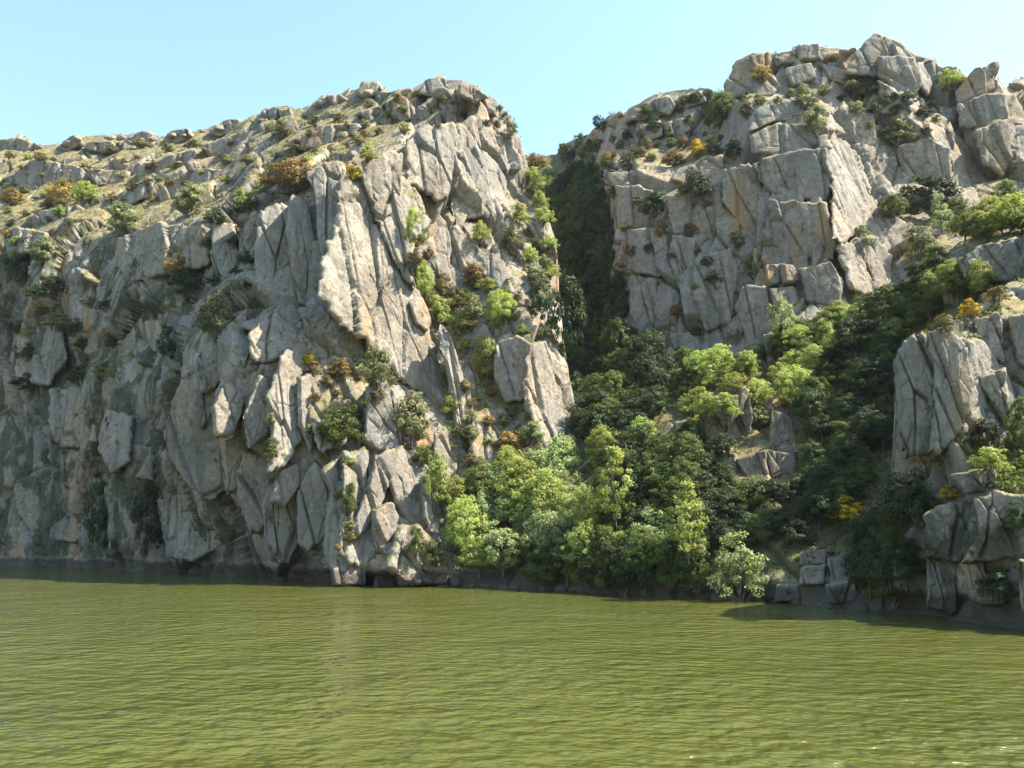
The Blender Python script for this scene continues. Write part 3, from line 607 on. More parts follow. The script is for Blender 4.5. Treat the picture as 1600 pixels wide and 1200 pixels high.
PIECES_R = [
 ('rock_slab', [(1172, 211), (1215, 188), (1290, 197), (1299, 230), (1225, 238), (1180, 236)], 2.2, -6, 16),
 ('rock_slab', [(1131, 264), (1176, 259), (1194, 300), (1200, 345), (1196, 392), (1160, 352), (1127, 311)], 2.2, -14, 4),
 ('rock_slab', [(1178, 255), (1225, 238), (1290, 232), (1300, 280), (1292, 312), (1220, 306), (1196, 290)], 2.0, -4, 2),
 ('rock_slab', [(1202, 312), (1290, 317), (1305, 374), (1300, 402), (1218, 401), (1204, 345)], 1.6, -10, 8),
 ('rock_block', [(1180, 170), (1230, 158), (1290, 163), (1300, 193), (1216, 187), (1170, 206)], 3.0, 0, 18),
 ('rock_slab', [(1300, 202), (1319, 233), (1350, 292), (1369, 327), (1346, 360), (1319, 376), (1306, 367), (1304, 305), (1296, 249)], 2.0, 42, 16),
 ('rock_slab', [(1310, 382), (1370, 366), (1395, 400), (1394, 456), (1370, 472), (1330, 448)], 2.2, 30, 10),
 ('rock_slab', [(1406, 230), (1447, 214), (1484, 230), (1487, 280), (1469, 286), (1412, 280)], 2.0, -8, 4),
 ('rock_slab', [(1449, 214), (1516, 228), (1537, 267), (1547, 311), (1516, 332), (1494, 290), (1486, 240)], 2.2, 30, 12),
 ('rock_block', [(1494, 142), (1525, 105), (1539, 108), (1542, 142), (1497, 163)], 2.6, -10, 8),
 ('rock_pillar', [(1539, 103), (1559, 96), (1562, 136), (1542, 143)], 2.8, 18, 6),
 ('rock_slab', [(1497, 163), (1541, 146), (1572, 146), (1575, 183), (1537, 196), (1500, 199)], 2.4, -4, 4),
 ('rock_slab', [(1528, 201), (1575, 185), (1579, 246), (1569, 277), (1537, 252)], 2.2, 14, 4),
 ('rock_block', [(1344, 73), (1369, 52), (1403, 61), (1431, 86), (1437, 105), (1400, 114), (1369, 117), (1322, 112)], 3.0, -2, 14),
 ('rock_block', [(1131, 130), (1150, 96), (1170, 86), (1180, 100), (1178, 130), (1160, 152), (1136, 152)], 2.6, -18, 12),
 ('rock_block', [(1172, 86), (1203, 79), (1208, 102), (1184, 112)], 2.6, 2, 12),
 ('rock_block', [(1182, 116), (1206, 112), (1220, 134), (1204, 150), (1168, 152)], 2.6, 4, 10),
 ('rock_block', [(1247, 72), (1278, 70), (1282, 92), (1249, 94)], 2.6, 4, 10),
 ('rock_block', [(1210, 80), (1244, 76), (1245, 96), (1213, 100)], 2.4, -10, 12),
 ('rock_block', [(1230, 104), (1268, 98), (1276, 122), (1240, 132)], 2.2, 10, 10),
 ('rock_block', [(1282, 96), (1330, 112), (1366, 124), (1352, 142), (1300, 122)], 2.4, -6, 14),
 ('rock_slab', [(1374, 88), (1431, 88), (1444, 124), (1428, 149), (1400, 139), (1374, 113)], 2.6, 4, 6),
 ('rock_slab', [(1374, 126), (1412, 149), (1422, 171), (1377, 177)], 2.2, -8, 6),
 ('rock_block', [(1436, 96), (1462, 90), (1470, 120), (1452, 150), (1440, 132)], 2.2, 26, 10),
 ('rock_slab', [(1312, 171), (1366, 177), (1369, 224), (1344, 236), (1316, 199)], 1.8, 0, 8),
 ('rock_slab', [(962, 289), (1000, 292), (1040, 306), (1036, 350), (990, 356), (968, 345)], 1.8, -24, 6),
 ('rock_slab', [(1042, 306), (1122, 294), (1132, 331), (1112, 372), (1050, 362)], 1.6, -12, 4),
 ('rock_slab', [(972, 360), (1036, 354), (1046, 402), (1030, 432), (982, 420)], 1.6, -20, 4),
 ('rock_slab', [(1050, 366), (1086, 372), (1084, 440), (1060, 452), (1046, 410)], 1.4, -14, 2),
 ('rock_block', [(950, 269), (1000, 265), (1037, 268), (1000, 288), (966, 296)], 2.2, -16, 20),
 ('rock_slab', [(1086, 400), (1140, 388), (1152, 430), (1142, 500), (1102, 514), (1084, 460)], 2.0, -10, 6),
 ('rock_block', [(1196, 413), (1222, 411), (1224, 440), (1200, 446)], 2.4, 0, 12),
 ('rock_block', [(1224, 412), (1243, 416), (1246, 440), (1226, 442)], 2.4, 22, 10),
 ('rock_slab', [(1160, 444), (1196, 446), (1208, 500), (1206, 536), (1172, 542), (1150, 480)], 2.2, -8, 4),
 ('rock_block', [(1204, 450), (1244, 444), (1248, 472), (1216, 482)], 2.2, 6, 10),
 ('rock_slab', [(1250, 420), (1300, 408), (1318, 440), (1312, 480), (1262, 470)], 1.6, -4, 6),
 ('rock_block', [(1040, 520), (1090, 520), (1100, 568), (1060, 580)], 1.4, -16, 6),
 ('rock_slab', [(985, 430), (1024, 436), (1030, 500), (1004, 530), (984, 490)], 1.5, -22, 4),
 ('rock_block', [(1133, 683), (1146, 628), (1170, 614), (1176, 650), (1164, 712), (1150, 712)], 2.6, -16, 8),
 ('rock_block', [(1166, 612), (1192, 606), (1206, 625), (1212, 658), (1200, 696), (1168, 700)], 3.0, 22, 10),
 ('rock_block', [(1150, 717), (1196, 702), (1200, 740), (1172, 752)], 2.6, -10, 8),
 ('rock_block', [(1200, 702), (1242, 708), (1248, 738), (1206, 746)], 2.6, 10, 8),
 ('rock_block', [(1054, 660), (1098, 652), (1102, 684), (1070, 722)], 2.2, -14, 4),
 ('rock_block', [(1100, 640), (1126, 628), (1136, 660), (1128, 700), (1104, 690)], 2.2, -12, 6),
 ('rock_block', [(1120, 640), (1150, 600), (1172, 608), (1160, 640), (1140, 664)], 2.4, 6, 18),
 ('rock_block', [(1208, 640), (1234, 650), (1244, 690), (1226, 704), (1206, 694)], 2.4, 18, 8),
 ('rock_block', [(1112, 704), (1148, 708), (1154, 744), (1124, 756), (1106, 730)], 2.2, -14, 6),
 ('rock_block', [(1168, 752), (1212, 748), (1216, 782), (1180, 788)], 2.0, -6, 8),
 ('rock_block', [(1320, 690), (1350, 676), (1362, 720), (1334, 744)], 1.8, -10, 6),
 ('rock_block', [(1346, 648), (1372, 640), (1380, 676), (1356, 684)], 1.8, -8, 6),
 ('rock_block', [(1252, 862), (1292, 858), (1291, 880), (1252, 884)], 2.0, -6, 8),
 ('rock_block', [(1254, 886), (1290, 882), (1288, 914), (1250, 914)], 1.8, -10, 6),
 ('rock_block', [(1296, 872), (1338, 864), (1332, 888), (1302, 914)], 1.8, -2, 8),
 ('rock_block', [(1214, 914), (1250, 912), (1256, 938), (1212, 940)], 1.4, -10, 6),
 ('rock_block', [(1292, 914), (1336, 906), (1344, 940), (1296, 944)], 1.4, -6, 6),
 ('rock_slab', [(1046, 280), (1060, 262), (1128, 240), (1130, 262), (1090, 290)], 1.8, -14, 24),
 ('rock_block', [(1040, 190), (1068, 182), (1082, 200), (1066, 212), (1042, 208)], 2.6, 4, 10),
 ('rock_block', [(1000, 196), (1030, 188), (1036, 210), (1010, 222)], 2.6, -6, 10),
 ('rock_block', [(1060, 150), (1096, 140), (1104, 156), (1070, 168)], 2.6, -12, 12),
 ('rock_block', [(980, 186), (1010, 168), (1040, 158), (1044, 172), (1008, 186)], 2.6, -14, 14),
 ('rock_block', [(1020, 152), (1046, 147), (1056, 162), (1046, 178), (1028, 172)], 2.8, -8, 10),
]
PIECES_D = [
 ('rock_block', [(1397, 565), (1417, 529), (1440, 522), (1462, 560), (1460, 640), (1452, 704), (1415, 714), (1405, 675)], 1.2, -14, 2),
 ('rock_block', [(1442, 522), (1474, 516), (1508, 528), (1524, 597), (1508, 665), (1483, 697), (1454, 704), (1462, 640), (1464, 566)], 1.2, 6, 2),
 ('rock_block', [(1512, 503), (1562, 486), (1573, 567), (1530, 554)], 1.0, 0, 4),
 ('rock_block', [(1533, 589), (1572, 577), (1578, 660), (1538, 677)], 0.9, 0, 4),
 ('rock_block', [(1580, 498), (1640, 480), (1645, 600), (1588, 564)], 1.0, -6, 4),
 ('rock_block', [(1444, 806), (1470, 790), (1520, 778), (1530, 830), (1500, 876), (1447, 868)], 1.0, -12, 4),
 ('rock_block', [(1524, 778), (1562, 768), (1620, 775), (1622, 868), (1582, 872), (1508, 876), (1534, 830)], 0.9, -4, 8),
 ('rock_block', [(1498, 882), (1537, 876), (1540, 897), (1592, 936), (1533, 948), (1500, 921)], 1.3, -10, 12),
 ('rock_block', [(1449, 873), (1493, 882), (1495, 958), (1449, 950)], 0.9, -12, 2),
 ('rock_block', [(1488, 741), (1552, 729), (1559, 759), (1508, 771)], 1.0, -6, 14),
 ('rock_block', [(1596, 880), (1660, 880), (1670, 960), (1600, 960)], 0.9, -8, 4),
 ('rock_block', [(1405, 718), (1450, 712), (1452, 746), (1410, 756)], 0.8, -10, 8),
]
PIECES_F = [
 ('rock_slab', [(1500, 404), (1530, 382), (1600, 370), (1640, 366), (1640, 430), (1560, 436), (1510, 432)], 1.2, -6, 8),
 ('rock_block', [(1476, 440), (1500, 424), (1512, 452), (1496, 476), (1478, 470)], 1.2, -8, 6),
]
sd = 0
for par, lst, kp, dy, dp, kw in ((cliff_l, PIECES_L, 0.60, 0, 0, {}), (cliff_r, PIECES_R, 0.58, -5, -4, dict(bev=0.36, moss=0.45, relief=0.7)), (bank_r, PIECES_D, 0.9, -14, -3, dict(bev=0.32, thick=3.0, relief=1.1, moss=1.1)), (slope_r, PIECES_F, 0.9, -6, 0, dict(moss=0.6))):
    for nm, poly, pro, yaw, pit, *ex in lst:
        sd += 1
        lit = yaw > 25                                    # the turned facets keep their own bearing
        rock_piece(par, nm, poly, pro * kp, yaw + (0 if lit else dy), pit + (0 if lit else dp), seed=sd * 3, **{**kw, **(ex[0] if ex else {})})

# ------------------------------------------------------------------ loose boulders
rng = random.Random(11)
def boulder_mesh(seed):
    nu, nv = 22, 12
    u = np.linspace(0, 2 * math.pi, nu, endpoint=False); v = np.linspace(-math.pi / 2 + 0.12, math.pi / 2 - 0.12, nv)
    U, Vv = np.meshgrid(u, v, indexing='ij')
    n = np.stack([np.cos(U) * np.cos(Vv), np.sin(U) * np.cos(Vv), np.sin(Vv)], -1).reshape(-1, 3)
    r = np.full(len(n), 1.0); rs = np.random.RandomState(seed)
    for _ in range(13):                                     # planar cuts
        d = rs.normal(size=3); d /= np.linalg.norm(d); h = rs.uniform(0.55, 0.85)
        k = n @ d; r = np.where(k > 0.05, np.minimum(r, h / np.maximum(k, 0.05)), r)
    P = n * r[:, None] * (1 + 0.05 * fbm(n * 3 + seed, seed, 3))[:, None] * np.array([1.15, 1.0, 0.85])
    i, j = np.meshgrid(np.arange(nu), np.arange(nv - 1), indexing='ij'); a = i * nv + j; b_ = ((i + 1) % nu) * nv + j
    Q = np.stack([a, b_, b_ + 1, a + 1], -1).reshape(-1, 4)
    P = np.vstack([P, P[0::nv].mean(0) * 1.03, P[nv - 1::nv].mean(0) * 1.03])
    k = np.arange(nu); T = np.concatenate([np.stack([np.full(nu, nu * nv), ((k + 1) % nu) * nv, k * nv], 1), np.stack([np.full(nu, nu * nv + 1), k * nv + nv - 1, ((k + 1) % nu) * nv + nv - 1], 1)])
    return mesh_from('boulder', P, Q, ROCK, tris=T, attr={'veg': np.zeros(len(P)), 'moss': np.full(len(P), 0.3)})
BM = [boulder_mesh(s) for s in range(1, 9)]
def boulder(px, py, wpx, label, group=None, D=None, hs=0.8, sink=0.42):
    d = D or hit(px, py)
    if not d: return
    p = at(px, py, d); s = wpx * d / F / 2
    o = obj('boulder', rng.choice(BM)); o.location = (p[0], p[1], p[2] + s * hs * (0.8 - 2 * sink) )
    o.scale = (s, s * rng.uniform(0.8, 1.1), s * hs); o.rotation_euler = (rng.uniform(-.25, .25), rng.uniform(-.25, .25), rng.uniform(0, 6.3))
    tag(o, label, 'boulder', group)
boulder(690, 150, 34, 'large square grey boulder crowning the summit of the left cliff')
boulder(576, 146, 26, 'blocky grey boulder on the ridge, below the summit of the left cliff')
for x, y, w in ((104, 226, 16), (122, 218, 14), (172, 216, 18), (190, 216, 14), (222, 220, 12), (238, 218, 14), (270, 212, 18), (288, 212, 12), (344, 200, 22), (318, 206, 12), (60, 230, 14), (500, 164, 16), (534, 156, 18)):
    boulder(x, y, w * 1.25, 'small grey boulder on the long grassy ridge of the left hill', 'boulders along the left ridge')
for x, y, w in ((1318, 84, 16), (1332, 80, 12), (1300, 88, 14), (1452, 96, 12), (1482, 108, 14), (1240, 84, 12), (1106, 145, 14), (970, 180, 14), (1586, 135, 18)):
    boulder(x, y, w * 1.4, 'small dark boulder on the craggy skyline of the right cliff', 'boulders on the right skyline')
for x, y, w in ((630, 906, 26), (650, 908, 20), (668, 907, 24), (690, 905, 28), (712, 908, 26), (738, 914, 18), (760, 915, 22), (785, 918, 18), (808, 919, 16)):
    boulder(x, y, w, 'dark wave-washed boulder at the foot of the sunlit left cliff', 'boulders at the foot of the left cliff')
for i in range(26):
    x = 850 + i * 23 + rng.uniform(-7, 7); y = float(np.interp(x, WLX, WLY))
    boulder(x, y - 3, rng.uniform(14, 34), 'shaded grey boulder on the waterline below the wooded ravine', 'boulders along the shaded waterline', D=float(water_D(y)) + 0.5, hs=0.7)
for x, y, w, l in ((885, 470, 20, 'pale boulder wedged in the dark ravine beside the ivy'), (1382, 640, 22, 'grey boulder beneath the tall right bank, among dark shrubs'), (1465, 772, 26, 'rough boulder beside yellow broom on the right bank')):
    boulder(x, y, w, l)

# ------------------------------------------------------------------ plants
def leaf_cloud(cent, rad, per, size, rs, flat=0.0, tone_top=0.6, out=0.6, big=True):
    """leaf quads through clumps; returns verts, quads, tone"""
    n = len(cent); tot = n * per
    ci = np.repeat(np.arange(n), per)
    d = rs.normal(size=(tot, 3)); d /= np.linalg.norm(d, axis=1, keepdims=True)
    r = rs.uniform(0.35, 1.0, tot) ** 0.6
    pos = cent[ci] + d * (rad[ci] * r)[:, None] * np.array([1, 1, 0.8])
    whole = pos - np.array([0, 0, 0.35]); whole = whole / (np.linalg.norm(whole, axis=1, keepdims=True) + 1e-6) if big else 0 * pos
    nrm = d * out * 0.6 + whole * 0.7 + rs.normal(size=(tot, 3)) * 0.36 + np.array([0, 0, 0.2]); nrm /= np.linalg.norm(nrm, axis=1, keepdims=True)
    t1 = np.cross(nrm, rs.normal(size=(tot, 3))); t1 /= np.linalg.norm(t1, axis=1, keepdims=True) + 1e-9
    t2 = np.cross(nrm, t1)
    s = size * rs.uniform(0.6, 1.3, tot)
    a = t1 * s[:, None]; b_ = t2 * (s * 0.62)[:, None]
    V = np.stack([pos - a, pos - b_ * 0.9 + a * 0.1, pos + a, pos + b_ * 0.9 + a * 0.1], 1).reshape(-1, 3)
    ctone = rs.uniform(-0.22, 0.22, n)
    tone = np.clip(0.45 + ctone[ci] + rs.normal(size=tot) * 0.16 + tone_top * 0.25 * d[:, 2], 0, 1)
    return V, np.arange(tot * 4).reshape(-1, 4), np.repeat(tone, 4)
def tubes(paths, sides=6):
    Vs, Qs, k = [], [], 0
    for pts, r0, r1 in paths:
        pts = np.array(pts, float); n = len(pts)
        tg = np.gradient(pts, axis=0); tg /= np.linalg.norm(tg, axis=1, keepdims=True) + 1e-9
        e1 = np.cross(tg, [0.3, 0.9, 0.1]); e1 /= np.linalg.norm(e1, axis=1, keepdims=True) + 1e-9; e2 = np.cross(tg, e1)
        rr = np.linspace(r0, r1, n)
        a = np.linspace(0, 2 * math.pi, sides, endpoint=False)
        ring = pts[:, None] + rr[:, None, None] * (np.cos(a)[None, :, None] * e1[:, None] + np.sin(a)[None, :, None] * e2[:, None])
        Vs.append(ring.reshape(-1, 3))
        i, j = np.meshgrid(np.arange(n - 1), np.arange(sides), indexing='ij')
        A = k + i * sides + j; B = k + i * sides + (j + 1) % sides
        Qs.append(np.stack([A, B, B + sides, A + sides], -1).reshape(-1, 4)); k += n * sides
    return np.concatenate(Vs), np.concatenate(Qs)
def plant_mesh(seed, shape, leaf, nclump, per, size, mat):
    """unit plants: height 1, width about 1 (0.45 for the slender ones)"""
    rs = np.random.RandomState(seed); c, r = [], []
    while len(c) < nclump:
        if shape == 'tree':                    # trunk, crown in the upper two thirds
            p = rs.uniform(-1, 1, 3); q = np.linalg.norm(p)
            if q > 1 or q < 0.45: continue
            lump = 0.84 + 0.30 * math.sin(3 * math.atan2(p[1], p[0]) + seed) * math.cos(2.3 * p[2] + seed)
            c.append((p[0] * 0.43 * lump * (1.08 - 0.16 * p[2]), p[1] * 0.43 * lump * (1.08 - 0.16 * p[2]), 0.53 + p[2] * 0.41)); r.append(rs.uniform(0.055, 0.125))
        elif shape == 'bush':                  # dome sitting on the ground
            p = rs.uniform(-1, 1, 3); p[2] = abs(p[2]); q = np.linalg.norm(p)
            if q > 1 or q < 0.5: continue
            lump = 0.85 + 0.28 * math.sin(4 * math.atan2(p[1], p[0]) + seed * 1.7)
            c.append((p[0] * 0.46 * lump, p[1] * 0.46 * lump, 0.08 + p[2] * 0.80)); r.append(rs.uniform(0.06, 0.14))
        elif shape == 'slender':               # tall narrow open crown
            z = rs.uniform(0.12, 1.0); w = 0.24 * math.sin(math.pi * min(1, (z - 0.02) ** 0.7)) + 0.05
            a = rs.uniform(0, 6.3); q = w * math.sqrt(rs.uniform(0.1, 1))
            c.append((q * math.cos(a), q * math.sin(a), z * 0.95)); r.append(rs.uniform(0.05, 0.09))
        elif shape == 'mat':                   # ivy or low scrub hugging the rock
            p = rs.uniform(-1, 1, 2)
            if p @ p > 1: continue
            c.append((p[0] * 0.5, rs.uniform(-0.14, 0.05), 0.5 + p[1] * 0.5)); r.append(rs.uniform(0.07, 0.13))
    c = np.array(c); r = np.array(r)
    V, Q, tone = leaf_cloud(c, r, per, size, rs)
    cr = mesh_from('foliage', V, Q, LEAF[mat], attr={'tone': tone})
    if shape == 'mat': return cr, None
    paths = []
    if shape in ('tree', 'slender'):
        top = 0.55 if shape == 'tree' else 0.9; wob = rs.normal(size=2) * 0.04
        tr = [(0, 0, -0.08), (wob[0] * .5, wob[1] * .5, top * 0.4), (wob[0], wob[1], top * 0.75), (wob[0] * .8, wob[1] * .8, top)]
        paths.append((tr, 0.030 if shape == 'tree' else 0.018, 0.010))
        for i in rs.choice(len(c), min(16, len(c)), False):
            z0 = min(c[i][2] * 0.6, top * 0.9); b0 = np.array([wob[0] * .6, wob[1] * .6, z0])
            paths.append(([b0, b0 * .5 + c[i] * .5 + rs.normal(size=3) * .02, c[i]], 0.012, 0.003))
    else:
        for i in rs.choice(len(c), min(14, len(c)), False):
            b0 = np.array([rs.normal() * .04, rs.normal() * .04, -0.12])
            paths.append(([b0, b0 * .5 + c[i] * .5 + rs.normal(size=3) * .03, c[i]], 0.016, 0.004))
    tv, tq = tubes(paths, 5)
    return cr, mesh_from('trunk', tv, tq, BARK)
PROTO = {}
def protos(key, shape, mat, nclump, per, size, nvar=2):
    PROTO[key] = (shape, [plant_mesh(hash_key(key) + v * 13, shape, None, nclump, per, size, mat) for v in range(nvar)])
def hash_key(s): return sum((i + 1) * ord(ch) for i, ch in enumerate(s)) % 9973
protos('bright_tree', 'tree', 'bright', 95, 64, 0.0215, 3)
protos('green_tree', 'tree', 'green', 95, 64, 0.0215, 3)
protos('dark_tree', 'tree', 'dark', 95, 64, 0.0215, 3)
protos('grey_tree', 'tree', 'grey', 95, 64, 0.0215, 3)
protos('bright_bush', 'bush', 'bright', 75, 58, 0.026, 2)
protos('green_bush', 'bush', 'green', 75, 58, 0.026, 2)
protos('dark_bush', 'bush', 'dark', 75, 58, 0.026, 2)
protos('olive_bush', 'bush', 'olive', 75, 58, 0.026, 3)
protos('grey_bush', 'bush', 'grey', 75, 58, 0.026, 2)
protos('rust_bush', 'bush', 'rust', 75, 58, 0.026, 2)
protos('broom_bush', 'bush', 'broom', 75, 58, 0.026, 2)
protos('dry_bush', 'bush', 'dry', 75, 58, 0.026, 2)
protos('slender_tree', 'slender', 'bright', 60, 45, 0.020, 2)
protos('slender_grey', 'slender', 'grey', 60, 45, 0.020, 1)
protos('ivy', 'mat', 'dark', 60, 60, 0.028, 2)
NAMES = {'tree': ('tree', 'tree', 'crown', 'trunk'), 'slender': ('slender_tree', 'tree', 'crown', 'trunk'), 'bush': ('shrub', 'shrub', 'foliage', 'stem'), 'mat': ('ivy', 'ivy', 'foliage', None)}
def plant(key, px, py, wpx, hpx, label, group=None, fwd=0.0, D=None):
    """px,py: middle of the foot; wpx,hpx: size in photo pixels, turned into metres at its own distance"""
    shape, vs_ = PROTO[key]
    d = D or hit(px, py)
    if not d or d > 400: return
    d -= fwd
    p = at(px, py, d); m = d / F
    nm, cat, a, b_ = NAMES[shape]
    if shape == 'bush': nm = key.replace('_bush', '_shrub')
    e = bpy.data.objects.new(nm, None); COL.objects.link(e); e.location = (p[0], p[1], p[2]); e.empty_display_size = 0.2
    wf = {'tree': 1.05, 'bush': 1.08, 'slender': 0.52, 'mat': 1.1}[shape]
    w = 1.12 * wpx * m / wf; h = 1.1 * hpx * m
    e.scale = (w, w * rng.uniform(0.85, 1.0), h); e.rotation_euler = (0, 0, rng.uniform(0, 6.3) if shape != 'mat' else rng.uniform(-.4, .4))
    cr, tr = rng.choice(vs_)
    obj(a, cr, e)
    if tr: obj(b_, tr, e)
    tag(e, label, cat, group)
    return e

